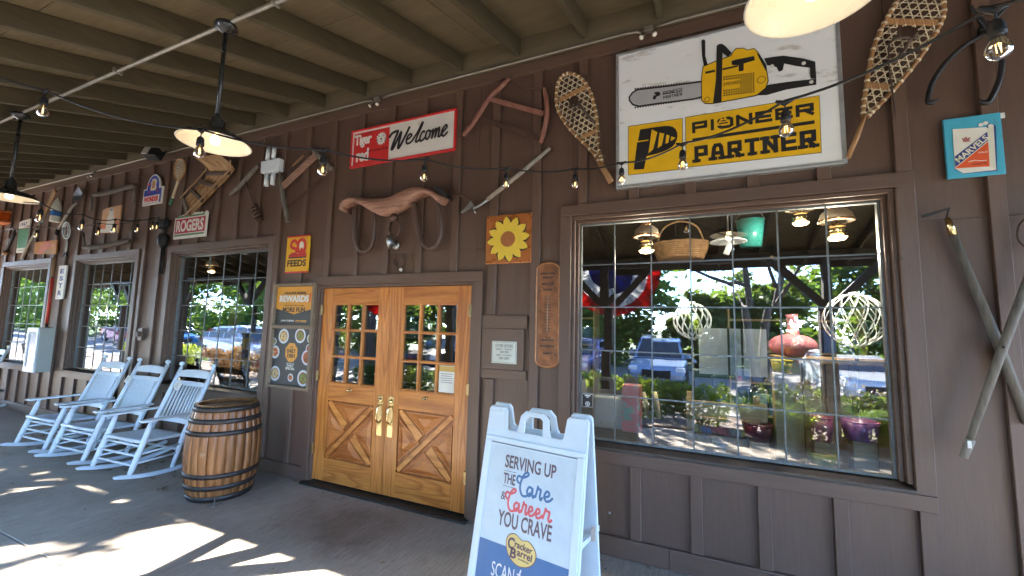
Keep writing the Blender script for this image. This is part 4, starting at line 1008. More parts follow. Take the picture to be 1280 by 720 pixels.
# crossed poles
C = crop(1100,240,2)
p1 = wthing('pike_pole', 'weathered grey pole with brass ferrule and black hook blade, leaning behind the other pole', 'pole', C, (300,390), -.05)
MB().tube([C(182,104,-.045), C(292,370,-.045), C(372,580,-.045)], [.020,.024,.024], 8).build('shaft', grey_wood, p1)
MB().tube([C(168,64,-.045), C(174,82,-.045), C(184,108,-.045)], [.012,.018,.022], 10).build('ferrule', brass, p1)
MB().bar(C(104,62,-.05), C(176,40,-.05), .004, .020, (0,0,1), .004, .012).build('hook_blade', black_iron, p1); MB().tube([C(172,42,-.05), C(167,66,-.045)], .005, 6).build('hook_pin', black_iron, p1)
p2 = wthing('pike_pole', 'weathered grey pole with pale lower end, crossing in front of the other pole', 'pole', C, (300,390), -.11)
MB().tube([C(212,655,-.10), C(306,392,-.11), C(440,32,-.11)], [.017,.023,.023], 8).build('shaft', grey_wood, p2)
MB().tube([C(209,664,-.10), C(226,618,-.10)], [.020,.023], 8).build('pale_tip', pale_pole, p2)
MB().box(C(220,640,-.125).x, C(230,640,-.125).x, -.126, -.122, C(220,640,-.125).z, C(220,622,-.125).z).build('paper_tag', wht, p2)
MB().ball(C(309,388,-.14), .008, 6).build('nail', black_iron, p2)
wl_ = wthing('wire_loop', 'thin bent wire loop hanging on the wall at far right', 'wire', C, (350,100), -.05)
MB().tube(curve(C, [(372,60),(350,80),(344,105),(350,125),(375,140),(410,120)], -.05), .006, 6).build('wire', rust_iron, wl_)

# ---- further left
C = crop(280,180,6.543); Y = -.06
bw_ = wthing('bow_saw', 'grey wooden frame saw with tilted handles right of the white peg board', 'saw', C, (600,300), Y)
MB().tube(curve(C, [(455,222),(468,290),(475,370),(492,480),(507,560),(518,638)], Y), [.018]*4+[.032]*18+[.028]*4, 8, flat=.6).build('handle', grey_wood, bw_)
MB().tube(curve(C, [(708,36),(770,90),(830,150),(878,205)], Y), [.020]*3+[.032]*13, 8, flat=.6).build('handle', grey_wood, bw_)
MB().bar(C(482,345,Y), C(752,92,Y), .075, .035, (0,1,0)).build('crossbar', wood('pale red saw bar', (.25,.13,.085), (.42,.26,.19), 'x', .6, 6), bw_, bevel=.006)
MB().tube(pathC(C, [(465,250),(560,180),(605,132),(705,50)], Y), .006, 6).build('twisted_cord', rust_iron, bw_); MB().bar(C(560,180,Y), C(650,95,Y), .018, .012, (0,1,0)).build('toggle', tan_wood, bw_)
MB().bar(C(520,520,Y), C(800,278,Y), .004, .035, (0,0,1)).build('saw_blade', rust_iron, bw_)
wp = wthing('peg_board', 'white painted board with four white pegs, two up and two down', 'bracket', C, (370,180), -.06)
a, b = C(300,240,-.10), C(447,120,-.10)
MB().hexa([(C(298,238,-.10).x,-.10,C(298,238,-.10).z),(C(443,216,-.10).x,-.10,C(443,216,-.10).z),(C(443,216,-.10).x,-.03,C(443,216,-.10).z),(C(298,238,-.10).x,-.03,C(298,238,-.10).z),
   (C(302,143,-.10).x,-.10,C(302,143,-.10).z),(C(449,112,-.10).x,-.10,C(449,112,-.10).z),(C(449,112,-.10).x,-.03,C(449,112,-.10).z),(C(302,143,-.10).x,-.03,C(302,143,-.10).z)]).build('board', white_paint, wp, bevel=.006)
for p, q in (((368,28),(356,130)),((416,18),(405,118)),((352,232),(345,344)),((405,222),(396,334))): MB().tube([C(*p,-.07), C(*q,-.07)], .026, 10).build('peg', white_paint, wp)
au = wthing('hand_auger', 'old hand auger with grey wooden crosspiece and rusty spiral bit', 'auger', C, (170,290), -.06)
MB().tube(pathC(C, [(52,414),(110,362),(172,300),(230,230),(282,176)], -.06), [.020,.028,.032,.030,.026], 10).build('grip', grey_wood, au)
MB().tube(pathC(C, [(172,288),(200,370),(240,500)], -.06), .011, 8).build('shank', rust_iron, au)
a, b = C(238,498,-.06), C(284,630,-.06); ab = b-a; Mq = ab.to_track_quat('Z','Y').to_matrix()
MB().tube([a+Mq @ Vector((.030*math.cos(t*.72), .030*math.sin(t*.72), ab.length*t/40)) for t in range(41)], .017, 6).build('spiral_bit', rust_iron, au)
# sled
C = crop(180,160,4.233)
sd_ = wthing('wooden_sled', 'tan slatted wooden sled with curled front hung slantwise on the wall', 'sled', C, (330,330), -.06)
tl_, tr_, hl, hr = C(212,378,-.06), C(236,470,-.06), C(352,232,-.06), C(484,222,-.06)
for i in range(5):
    f0, f1 = i/5+.012, (i+1)/5-.012
    path0 = [tl_.lerp(tr_, f0), hl.lerp(hr, f0)]; path1 = [tl_.lerp(tr_, f1), hl.lerp(hr, f1)]
    s = MB(); d = (path0[1]-path0[0]).normalized()
    row = []
    for t in range(9):
        e = max(0, t-4); off = Vector((0, -.02*e*e*.9, 0))
        k = t/5
        for pth in (path0, path1):
            p = pth[0]+(pth[1]-pth[0])*min(1.0, k*1.0) if t <= 5 else pth[1]+d*.05*(t-5)
            row.append(p+off)
    n = len(row)
    s.v = [p for p in row]+[p+Vector((0,.012,0)) for p in row]
    for t in range(8):
        a0, a1, b0, b1 = 2*t, 2*t+1, 2*t+2, 2*t+3
        s.face((a0,a1,b1,b0)); s.face((n+a1,n+a0,n+b0,n+b1)); s.face((a0,b0,n+b0,n+a0)); s.face((a1,n+a1,n+b1,b1))
    s.face((0,n,n+1,1)); s.face((n-2,n-1,2*n-1,2*n-2)); s.build('slat', wood('sled wood', (.32,.19,.085), (.50,.33,.17), 'z', .5, 6, ring=5), sd_)
for u in (.03, .34, .64, .92):
    a, b = tl_.lerp(hl, u), tr_.lerp(hr, u); MB().bar(a+Vector((0,-.022,0)), b+Vector((0,-.022,0)), .05, .03, (0,1,0)).build('crossbar', strap_m if u > .1 else grey_wood, sd_, bevel=.005)
for p, q in ((tl_, hl), (tr_, hr)): MB().tube([p+Vector((0,-.05,0)), p.lerp(q,.5)+Vector((0,-.055,0)), q+Vector((0,-.06,0)), q+(q-p).normalized()*.12+Vector((0,-.14,0))], .010, 6).build('side_rail', tan_wood, sd_)
# racket
rk = wthing('tennis_racket', 'old wooden tennis racket with green grip beside the blue arched sign', 'racket', C, (190,230), -.05)
hc = [(190,165),(212,172),(220,200),(214,238),(196,268),(182,278),(168,262),(162,235),(166,198),(176,174)]
MB().tube(spline([C(p[0],p[1],-.05) for p in hc], 4, True), .011, 8, True).build('head', bent, rk)
pol = [C(p[0],p[1],-.05) for p in hc]; sm = MB()
xs0, xs1 = min(p.x for p in pol), max(p.x for p in pol); zs0, zs1 = min(p.z for p in pol), max(p.z for p in pol)
for i in range(1, 9):
    x = xs0+(xs1-xs0)*i/9; zz = [z for z in [zs0+(zs1-zs0)*j/40 for j in range(41)] if inside((x,z), pol)]
    if zz: sm.tube([(x,-.05,min(zz)),(x,-.05,max(zz))], .003, 4)
for j in range(1, 13):
    z = zs0+(zs1-zs0)*j/13; xx = [x for x in [xs0+(xs1-xs0)*i/40 for i in range(41)] if inside((x,z), pol)]
    if xx: sm.tube([(min(xx),-.052,z),(max(xx),-.052,z)], .003, 4)
o = sm.build('strings', rawhide, rk); o['kind'] = 'stuff'
MB().tube([C(182,276,-.05), C(170,310,-.05), C(150,375,-.05)], [.022,.017,.019], 8, flat=.6).build('shaft', rawhide, rk); MB().tube([C(151,372,-.05), C(138,408,-.05)], [.021,.024], 8, flat=.7).build('grip', mk('green grip', (.04,.13,.07), .6), rk)
# two hames
C = crop(95,215,5.538)
for nm, beam, pegs in (('dark curved wooden yoke with pegs hanging down above the pale tin sign', [(105,160),(190,150),(265,132),(340,108),(412,92)], (((110,158),(101,270)),((412,92),(397,215)))),
                       ('dark curved wooden yoke with pegs standing up below the pale tin sign', [(55,518),(130,520),(215,508),(300,490),(378,472)], (((48,425),(60,505)),((390,368),(376,465))))):
    y_ = wthing('neck_yoke', nm, 'yoke', C, beam[2], -.07)
    MB().tube(curve(C, beam, -.07, 4), [.025]*2+[.042]*13+[.035]*2, 10, flat=.7).build('beam', dark_yoke, y_)
    for p, q in pegs: MB().tube([C(*p,-.07), C(*q,-.07)], .020, 8).build('peg', grey_wood, y_)
C = crop(0,215,5.536)
sh_ = wthing('shovel', 'black bladed shovel with pale shaft hung upside down near the buoy', 'shovel', C, (480,270), -.07)
MB().tube(pathC(C, [(530,212),(490,255),(440,335),(402,400)], -.07), .022, 8).build('shaft', pale_pole, sh_)
MB().tube(pathC(C, [(404,396),(392,418),(398,432)], -.07), .026, 8).build('grip', black_plastic, sh_)
b = MB(); pts = [(545,100),(572,150),(545,192),(505,200),(503,165),(520,130)]
pp = [C(*p,-.09) for p in pts]; cc = sum(pp, Vector())/6+Vector((0,.05,0))
b.v = pp+[cc]+[p+Vector((0,.012,0)) for p in pp]+[cc+Vector((0,.012,0))]
for i in range(6): j = (i+1) % 6; b.face((i,j,6)); b.face((7+j,7+i,13)); b.face((i,7+i,7+j,j))
b.build('blade', mk('shovel steel', (.16,.17,.19), .4, .3, 9, .2, 40, .6), sh_)
bu = wthing('lobster_buoy', 'white wooden lobster buoy with a blue band', 'buoy', C, (385,260), -.12)
a, b = C(380,345,-.12), C(402,172,-.12); ab = b-a; Mq = ab.to_track_quat('Z','Y').to_matrix(); Ln = ab.length
prof = lambda t: .072*(1-.12*t) if t < .6 else .063*max(.04, 1-((t-.6)/.4)**1.6)
def seg(t0, t1): return [(prof(t0+(t1-t0)*i/8), Ln*(t0+(t1-t0)*i/8)) for i in range(9)]
bwm = mk('buoy white', (.62,.60,.52), .6, .2, 6, .2, wear=(.35,.32,.27), wearamt=.66)
MB().lathe(seg(0,.22), 16, a, Mq).build('lower_float', bwm, bu); MB().lathe(seg(.22,.42), 16, a, Mq).build('blue_band', mk('buoy blue', (.03,.14,.40), .55), bu); MB().lathe(seg(.42,1), 16, a, Mq).build('upper_float', bwm, bu)
oar = wthing('wooden_oar', 'long pale wooden oar leaning from the buoy down to the leftmost window', 'oar', C, (260,370), -.08)
a, b, c = C(385,125,-.08), C(310,295,-.08), C(150,598,-.08)
MB().bar(a, b, .15, .03, (0,1,0), .06, .03).build('blade', tan_wood, oar, bevel=.008); MB().tube([b, c], .024, 8).build('shaft', pale_pole, oar)
be = wthing('rug_beater', 'white looped wire rug beater with a forked handle', 'beater', C, (460,400), -.05)
MB().tube([C(460+26*math.cos(t*.314), 405+57*math.sin(t*.314), -.05) for t in range(20)], .013, 6, True).build('outer_loop', white_paint, be)
MB().tube([C(460+12*math.cos(t*.314), 405+40*math.sin(t*.314), -.05) for t in range(20)], .007, 6, True).build('inner_loop', white_paint, be)
MB().tube(pathC(C, [(462,462),(463,510),(457,558)], -.05), .013, 6).build('handle', white_paint, be); MB().tube(curve(C, [(428,586),(445,570),(458,552),(462,586)], -.05), .012, 6).build('fork', black_iron, be)
sk = wthing('hay_hook', 'dark iron hay hook with curved tip at the far left of the wall', 'hook', C, (60,500), -.06)
MB().tube(curve(C, [(12,578),(38,545),(70,490),(92,440),(102,405),(85,392),(40,398)], -.06), [.012]*3+[.03]*15+[.014]*13, 6).build('hook', black_iron, sk); MB().ball(C(38,562,-.06), .05, 8).build('knob', tan_wood, sk)
C = crop(0,340,4)
rpv = wthing('boundary_stake', 'slim red pole with pale top leaning beside the leftmost window', 'pole', C, (250,140), -.08)
MB().tube(pathC(C, [(262,30),(249,135),(233,258)], -.06), .022, 8).build('red_shaft', mk('pole red', (.50,.035,.02), .45), rpv); MB().tube([ID(68,322,-.06), ID(65.5,345,-.06)], .023, 8).build('pale_top', tan_wood, rpv); MB().tube([C(233,258,-.06), C(231,270,-.06)], .024, 8).build('dark_tip', black_iron, rpv)

# ================================================================== FITTINGS
# defibrillator cabinet, outlet, hose tap
ae = thing('wall_cabinet', 'pale grey steel cabinet with glazed white door on the wall left of the second window', 'cabinet', (-10.22, -.1, .77))
cab = mk('cabinet grey', (.40,.41,.37), .45, .06, 5, .05)
MB().box(-10.43, -10.02, -.21, -.022, .775, 1.515).build('case', cab, ae, bevel=.008)
df = MB()
for a in ((-10.43,-10.02,.775,.86),(-10.43,-10.02,1.44,1.515),(-10.43,-10.37,.861,1.439),(-10.08,-10.02,.861,1.439)): df.box(a[0],a[1],-.235,-.2115,a[2],a[3])
df.build('door_frame', white_paint, ae, bevel=.004); MB().box(-10.369, -10.081, -.222, -.216, .862, 1.438).build('door_glass', mk('cabinet window', (.30,.33,.42), .12, .3, 5), ae)
MB().box(-10.34, -10.16, -.216, -.212, .90, 1.0).build('device', redp, ae)
ob = thing('outlet_box', 'small brown painted box on the wall right of the second window', 'box', (-7.6, -.02, 1.4))
e0, e1 = ID(173,425,-.03), ID(180,410,-.03); MB().box(e0.x, e1.x, -.05, -.022, e0.z, e1.z).build('back_plate', trim_paint, ob, bevel=.004); MB().box(e0.x+.04, e1.x-.04, -.085, -.051, e0.z+.05, e1.z-.05).build('cover', trim_paint, ob, bevel=.006)
ht = thing('hose_tap', 'steel hose tap low on the wall at the far left', 'tap', ID(5,488,-.02))
q = ID(5,488,-.02); MB().tube([q+Vector((0,.0,0)), q+Vector((0,-.12,0)), q+Vector((0,-.16,-.09))], .022, 8).build('spout', steel, ht); MB().lathe([(.05,0),(.05,.015),(.001,.016)], 10, q+Vector((0,-.10,.06))).build('wheel', steel, ht); MB().tube([q+Vector((0,-.10,.0)), q+Vector((0,-.10,.06))], .01, 6).build('stem', steel, ht)
sc2 = thing('screw_eye', 'tiny bright screw eye low on the wall under the shop window', 'screw', ID(762,641,-.01))
MB().lathe([(.011,0),(.011,.006),(.004,.012),(.001,.013)], 10, ID(762,641,-.0), RX).build('eye', steel, sc2)
rw_ = thing('round_knob', 'small round brown knob on the right window casing', 'knob', ID(1127,323,-.03))
MB().lathe([(.016,0),(.016,.006),(.006,.008),(.001,.0081)], 14, ID(1127.5,323,-.03), RX).build('rosette', sill_paint, rw_)
# conduit at the head of the wall with its junction lamps
cdt = thing('wall_conduit', 'thin pale conduit running along the head of the wall', 'conduit', (-3.1, -.07, 4.15))
zz = 4.163
sgs = [(-24,-9.29),(-9.17,-3.18),(-3.06,-.36),(-.24,3.5)]
for a, b in sgs: MB().tube([(a,-.075,zz-.012),(a+.12,-.075,zz),(b-.12,-.075,zz),(b-.03,-.075,zz-.008),(b,-.075,zz-.03)], .0095, 8).build('pipe', galv, cdt)
for x, lab in ((-9.23,'twin bulb floodlight under the ceiling nearest the shovel'), (-3.12,'twin bulb floodlight under the ceiling above the welcome sign'), (-.30,'twin bulb floodlight under the ceiling above the chainsaw sign')):
    f = thing('floodlight', lab, 'floodlight', (x, -.07, 4.15), None, 'floodlights along the conduit')
    MB().box(x-.035, x+.035, -.10, -.056, 4.125, 4.171).build('junction_box', galv, f, bevel=.006)
    for s in (-1, 1):
        ax = Vector((s*.45,-.55,-.8)).normalized(); c = Vector((x+s*.035,-.11,4.085)); Mx = ax.to_track_quat('Z','Y').to_matrix()
        MB().lathe([(.012,-.02),(.014,.014),(.022,.035),(.02,.04)], 12, c, Mx).build('lamp_head', galv, f); MB().lathe([(.019,.041),(.010,.046),(.001,.048)], 12, c, Mx).build('bulb', mk('bulb white', (.75,.72,.62), .2, .05), f)
sk_ = thing('porch_speaker', 'boxy black and pale loudspeaker bracketed under the ceiling', 'speaker', (-7.35,-.25,4.08))
Ms = Matrix.Translation(U(192,193,-.22)) @ Matrix.Scale(.62,4) @ Matrix.Rotation(R(25),4,'Z') @ Matrix.Rotation(R(-25),4,'X')
def tb(x0,x1,y0,y1,z0,z1):
    m = MB().box(x0,x1,y0,y1,z0,z1); m.v = [Ms @ p for p in m.v]; return m
tb(-.16,.16,-.10,.10,-.115,.115).build('case', black_plastic, sk_, bevel=.015); tb(-.162,-.02,-.13,-.101,-.117,.117).build('pale_side', mk('pale speaker side', (.45,.40,.34), .6), sk_, bevel=.01)
gr = MB()
for i in range(9):
    m = tb(-.01,.145,-.108,-.1005,-.10+.024*i,-.088+.024*i); n = len(gr.v); gr.v += m.v; gr.f += [tuple(n+i2 for i2 in f) for f in m.f]; gr.sm += m.sm
gr.build('grille', black_iron, sk_); p0 = Ms @ Vector((0,.1,.05)); MB().tube([p0, (p0.x, -.056, p0.z+.1)], .02, 8).build('bracket', black_iron, sk_)
pg = thing('cord_timer', 'black plug in timer and cords between the second and third windows', 'timer', U(208,282,-.05))
C = crop(95,215,5.538)
a, b = C(600,385,-.03), C(650,330,-.03); MB().box(a.x, b.x, -.10, -.022, a.z, b.z).build('timer_box', black_plastic, pg, bevel=.008)
MB().tube(curve(C, [(605,360),(585,340),(575,375),(600,400),(620,380),(612,430),(600,455),(605,500)], -.06), .018, 6).build('coiled_cord', black_plastic, pg)
MB().lathe([(.03,-.10),(.06,-.06),(.07,.05),(.05,.10)], 10, C(602,475,-.06)).build('plug_adapter', black_plastic, pg)
for x in (590, 606): MB().tube([C(x+6,500,-.04), C(x-4,610,-.03), C(x-12,705,-.03)], .012, 6).build('hanging_cord', black_plastic, pg)

# pendant lamps on their ceiling conduit (lit)
LY = -1.80; LZ = rz(LY)
lc = thing('ceiling_conduit', 'pale conduit pipe crossing under the rafters between the pendant lamps', 'conduit', (-3, LY, LZ))
MB().tube([(-20,LY,LZ-.016),(2.6,LY,LZ-.016)], .0145, 10).build('pipe', galv, lc)
for k in range(8): MB().box(-6.1+.622*3*k-3.7-.03, -6.1+.622*3*k-3.7-.01, LY-.03, LY+.03, LZ-.034, LZ-.001).build('clip', galv, lc)
enamel = mk('white enamel shade', (.55,.52,.45), .3, .03, 4, .02); black_en = mk('black enamel shade', (.02,.02,.02), .3, .2, 9, .05)
bulb_glow = glow('warm bulb', (1.0,.74,.40), .35)
def pendant(x, label, zr=2.86):
    t = thing('pendant_lamp', label, 'lamp', (x, LY, zr), None, 'barn pendants under the porch ceiling')
    z = LZ-.03
    MB().lathe([(.001,z+.012),(.06,z+.012),(.068,z),(.068,z-.02),(.03,z-.045),(.014,z-.055)], 20, (x,LY,0), cap=False).build('canopy', black_en, t)
    MB().tube([(x,LY,z-.05),(x,LY,zr+.17)], .0135, 10).build('stem', black_en, t)
    MB().lathe([(.016,zr+.20),(.02,zr+.18),(.036,zr+.165),(.042,zr+.10),(.05,zr+.07)], 20, (x,LY,0), cap=False).build('neck', black_en, t)
    o = [(.048,zr+.085),(.075,zr+.072),(.13,zr+.06),(.175,zr+.035),(.20,zr+.006),(.206,zr)]
    MB().lathe(o, 40, (x,LY,0), cap=False).build('shade', black_en, t)
    MB().lathe([(.206,zr-.001),(.2035,zr-.0045),(.199,zr-.002),(.195,zr+.002),(.171,zr+.030),(.127,zr+.055),(.072,zr+.066),(.001,zr+.068)], 40, (x,LY,0), cap=False).build('reflector', enamel, t)
    MB().lathe([(.001,zr-.012),(.022,zr-.004),(.030,zr+.016),(.024,zr+.036),(.013,zr+.05),(.013,zr+.066)], 16, (x,LY,0), cap=False).build('bulb', bulb_glow, t)
    l = bpy.data.lights.new('pendant_light', 'POINT'); l.energy = .05; l.color = (1,.74,.42); l.shadow_soft_size = .035
    lo_ = bpy.data.objects.new('pendant_light', l); COL.objects.link(lo_); lo_.location = (x, LY, zr-.03)
pendant(-2.84, 'black barn pendant lamp hanging over the double doors with lit bulb')
pendant(-6.02, 'black barn pendant lamp cut by the left edge of the view', 2.84)
pendant(.385, 'barn pendant lamp at top right before the chainsaw sign, white underside showing', 2.845)

# string lights
clear = glassm('bulb glass', (.97,.92,.80), 1.5)
fil = glow('filament', (1,.62,.25), .22)
def string(label, pts, drops, idx, r=.0058):
    """cable through pts; at the points listed in idx a socket and bulb hang"""
    t = thing('string_light', label, 'string light', pts[0], None, 'string lights under the porch')
    P = [Vector(p) for p in pts]; path = []
    for i in range(len(P)-1):
        for j in range(8):
            f = j/8; p = P[i].lerp(P[i+1], f); p.z -= .05*4*f*(1-f)*min(1,(P[i+1]-P[i]).length); path.append(p)
    path.append(P[-1]); MB().tube(path, r, 6).build('cable', black_plastic, t)
    for i in idx:
        p = P[i]; dr = drops
        MB().tube([p+Vector((-.035,0,.004)), p+Vector((0,0,-.012)), p+Vector((.035,0,.002))], [.006,.013,.006], 8).build('tee', black_plastic, t)
        s = MB().tube([p, p+Vector((0,0,-dr))], .0035, 6).lathe([(.006,-dr+.004),(.015,-dr-.004),(.0185,-dr-.016),(.0185,-dr-.03),(.020,-dr-.032),(.020,-dr-.05)], 14, p)
        s.build('socket', black_plastic, t)
        z = -dr-.05
        b = MB().lathe([(.013,z),(.0165,z-.010),(.027,z-.030),(.0295,z-.042),(.026,z-.056),(.015,z-.066),(.001,z-.070)], 16, p, cap=False).build('bulb', clear, t)
        MB().tube([p+Vector((0,0,z)), p+Vector((0,0,z-.018)), p+Vector((.006,0,z-.05)), p+Vector((.006,0,z-.02)), p+Vector((-.006,0,z-.02)), p+Vector((-.004,0,z-.05))], .0013, 4).build('filament', fil, b)
def atz(px, py, y): return U(px, py, y)
main = [(-40,80,-2.65),(57,113,-2.36),(252,162,-2.05),(405,187,-1.62),(531,199,-1.02),(633,210,-.55),(719,211,-.22),(777,203,-.32),(853,179,-.80),(981,126,-1.32),(1243,8,-1.78),(1420,-80,-2.2)]
mp = [atz(*p) for p in main]
string('string light of clear bulbs sagging across the whole wall before the large signs', mp, .045, range(1, 11))
sa = [atz(*p) for p in ((-60,236,-1.0),(52,254,-1.75),(104,268,-1.25),(144,274,-.75),(192,272,-.20),(206,278,-.06))]
string('string light from the left pendant lamp to the black timer, upper strand', sa, .06, (1,2,3,4))
sb = [atz(*p) for p in ((-40,286,-.7),(47,283,-.55),(124,279,-.45),(173,275,-.30),(197,272,-.14),(206,279,-.06))]
string('string light hung low over the left tin signs, lower strand', sb, .06, (1,2,3,4))

# ================================================================== FURNITURE ON THE PORCH
# --- rocking chairs (local: front towards -y)
weave_m = mk('woven pale seat', (.58,.68,.76), .6, .12, 40, .6, 90)
def rocker(label, x, y, rot, slats, group='white rocking chairs in a row'):
    t = thing('rocking_chair', label, 'rocking chair', (x, y, 0), Matrix.Rotation(rot, 3, 'Z'), group)
    def add(n, mb, m=white_paint, bevel=0, parent=t):
        if n != 'finial': mb.v = [Vector((p.x*1.13, p.y*1.10, p.z)) for p in mb.v]
        else: mb.v = [Vector((p.x+math.copysign(.0348, p.x), p.y+.0365, p.z)) for p in mb.v]
        return mb.build(n, m, parent, world=False, bevel=bevel)
    rz_ = lambda yy: 1.35-math.sqrt(1.35**2-(yy+.02)**2)
    for s in (-1, 1):
        m = MB(); ys_ = [-.47+.92*i/18 for i in range(19)]; n = 0
        for yy in ys_:
            z = rz_(yy)+.002; th = .040 if -.45 < yy < .43 else .022
            m.v += [Vector((s*.300-.017, yy, z)), Vector((s*.300+.017, yy, z)), Vector((s*.300+.017, yy, z+th)), Vector((s*.300-.017, yy, z+th))]
        for i in range(18):
            for k in range(4): l = (k+1) % 4; m.face((4*i+k, 4*i+l, 4*i+4+l, 4*i+4+k))
        m.face((3,2,1,0)); m.face((72,73,74,75)); add('rocker', m, bevel=.004)
        add('leg', MB().tube([(s*.300,-.355,rz_(-.355)+.03),(s*.298,-.335,.12),(s*.296,-.29,.28),(s*.293,-.225,.50),(s*.292,-.205,.60)], [.017,.024,.026,.025,.018], 10))
        top = Vector((s*.268,.365,1.10))
        lg = add('back_post', MB().tube([(s*.295,.015,rz_(.015)+.03),(s*.285,.07,.22),(s*.272,.125,.40),(s*.268,.25,.76),top], [.017,.024,.026,.025,.021], 10))
        add('finial', MB().lathe([(.012,-.01),(.012,.01),(.027,.024),(.030,.042),(.022,.060),(.001,.068)], 14, top), parent=lg)
        add('arm', MB().prism([(s*.262,-.30),(s*.345,-.31),(s*.358,-.24),(s*.338,-.05),(s*.322,.14),(s*.318,.235),(s*.276,.235),(s*.270,.0),(s*.258,-.20)], .602, .624), bevel=.006)
        for z, a, b in ((.18,-.325,.05),(.27,-.30,.085)):
            add('stretcher', MB().tube([(s*.297,a,z),(s*.290,b,z+.01)], .011, 8))
    for z, yy in ((.165,-.325),(.255,-.300),(.345,-.270)): add('stretcher', MB().tube([(-.295,yy,z),(0,yy,z),(.295,yy,z)], [.010,.014,.010], 8))
    add('stretcher', MB().tube([(-.28,.07,.22),(.28,.07,.22)], .012, 8))
    # dished seat
    m = MB(); NX, NY = 8, 7
    for j in range(NY+1):
        for i in range(NX+1):
            u, v = i/NX*2-1, j/NY; m.v.append(Vector((u*(.285-.02*v), -.285+.42*v, .405-.022*v-.018*(1-u*u)*math.sin(math.pi*min(1,v*1.1)))))
    n = len(m.v); m.v += [p-Vector((0,0,.026)) for p in m.v]
    I = lambda i, j: j*(NX+1)+i
    for j in range(NY):
        for i in range(NX):
            m.face((I(i,j),I(i+1,j),I(i+1,j+1),I(i,j+1)), True); m.face((n+I(i,j+1),n+I(i+1,j+1),n+I(i+1,j),n+I(i,j)), True)
    for i in range(NX): m.face((I(i,0),n+I(i,0),n+I(i+1,0),I(i+1,0))); m.face((I(i+1,NY),n+I(i+1,NY),n+I(i,NY),I(i,NY)))
    for j in range(NY): m.face((I(0,j+1),n+I(0,j+1),n+I(0,j),I(0,j))); m.face((I(NX,j),n+I(NX,j),n+I(NX,j+1),I(NX,j+1)))
    add('seat', m, white_paint if slats else weave_m)
    if not slats: add('seat_rail', MB().tube([(-.295,-.285,.40),(.295,-.285,.40)], .016, 8))
    bp = lambda z: .125+(.365-.125)*(z-.40)/.70            # back plane
    def rail(z0, z1, cr=.0):
        m = MB(); n = 0
        for i in range(9):
            u = i/8*2-1; c = cr*(1-u*u)
            for z, d in ((z0,-.010),(z0,.010),(z1+c,.010),(z1+c,-.010)): m.v.append(Vector((u*.262, bp(z)+d+.02*(1-u*u), z)))
        for i in range(8):
            for k in range(4): l = (k+1) % 4; m.face((4*i+k,4*i+l,4*i+4+l,4*i+4+k))
        m.face((3,2,1,0)); m.face((32,33,34,35)); add('back_rail', m, bevel=.003)
    rail(.985, 1.055, .022); rail(.885, .935); rail(.475, .525)
    if slats:
        for i in range(9):
            xx = -.205+.41*i/8; c = .02*(1-(xx/.262)**2)
            add('back_slat', MB().tube([(xx, bp(.52)+c, .52), (xx, bp(.89)+c, .89)], .0115, 8))
    else:
        m = MB(); 
        for j in range(7):
            z = .52+(.89-.52)*j/6
            for i in range(9):
                u = i/8*2-1; m.v.append(Vector((u*.225, bp(z)+.02*(1-u*u)-.012+.0*j, z)))
        n = len(m.v); m.v += [p+Vector((0,.02,0)) for p in m.v]
        for j in range(6):
            for i in range(8):
                a = j*9+i; m.face((a,a+1,a+10,a+9), True); m.face((n+a+9,n+a+10,n+a+1,n+a), True)
        for j in range(6):
            for i in (0, 8): a = j*9+i; m.face((a,a+9,n+a+9,n+a) if i == 0 else (a+9,a,n+a,n+a+9))
        add('woven_back', m, weave_m)
    return t
RY = -.475
c3 = rocker('white rocking chair with slatted back, right beside the barrel', -5.79, RY-.035, R(3), True)
c2 = rocker('white rocking chair with woven back between two other rocking chairs', -6.77, RY-.04, R(3.5), False)
c1 = rocker('white rocking chair with woven back, farthest left of the row of three', -7.70, RY-.05, R(3), False)
c0 = rocker('white rocking chair cut by the left edge of the view', -11.9, RY-.02, R(2), True)
for lab, px, py, y in (('paper price tag hanging from the slatted rocking chair', 222, 482, -.26), ('paper price tag hanging from the middle rocking chair', 160, 475, -.24)):
    p = U(px, py, y); t = thing('price_tag', lab, 'tag', p, None, 'price tags on the rocking chairs')
    M = Matrix.Translation(p) @ Matrix.Rotation(R(25),4,'Y') @ Matrix.Rotation(R(-14),4,'X')
    m = MB().box(-.055,.055,-.001,.001,-.05,.05); m.v = [M @ v for v in m.v]; m.build('card', wht, t)
    m = MB()
    for i in range(4): m.box(-.035,.035-.01*i,-.0016,-.0011,-.03+.017*i,-.025+.017*i)
    m.v = [M @ v for v in m.v]; m.build('print_lines', ink('grey text',(1,1,1)), t); MB().tube([M @ Vector((0,0,.05)), M @ Vector((.01,.01,.10))], .0015, 4).build('string', wht, t)

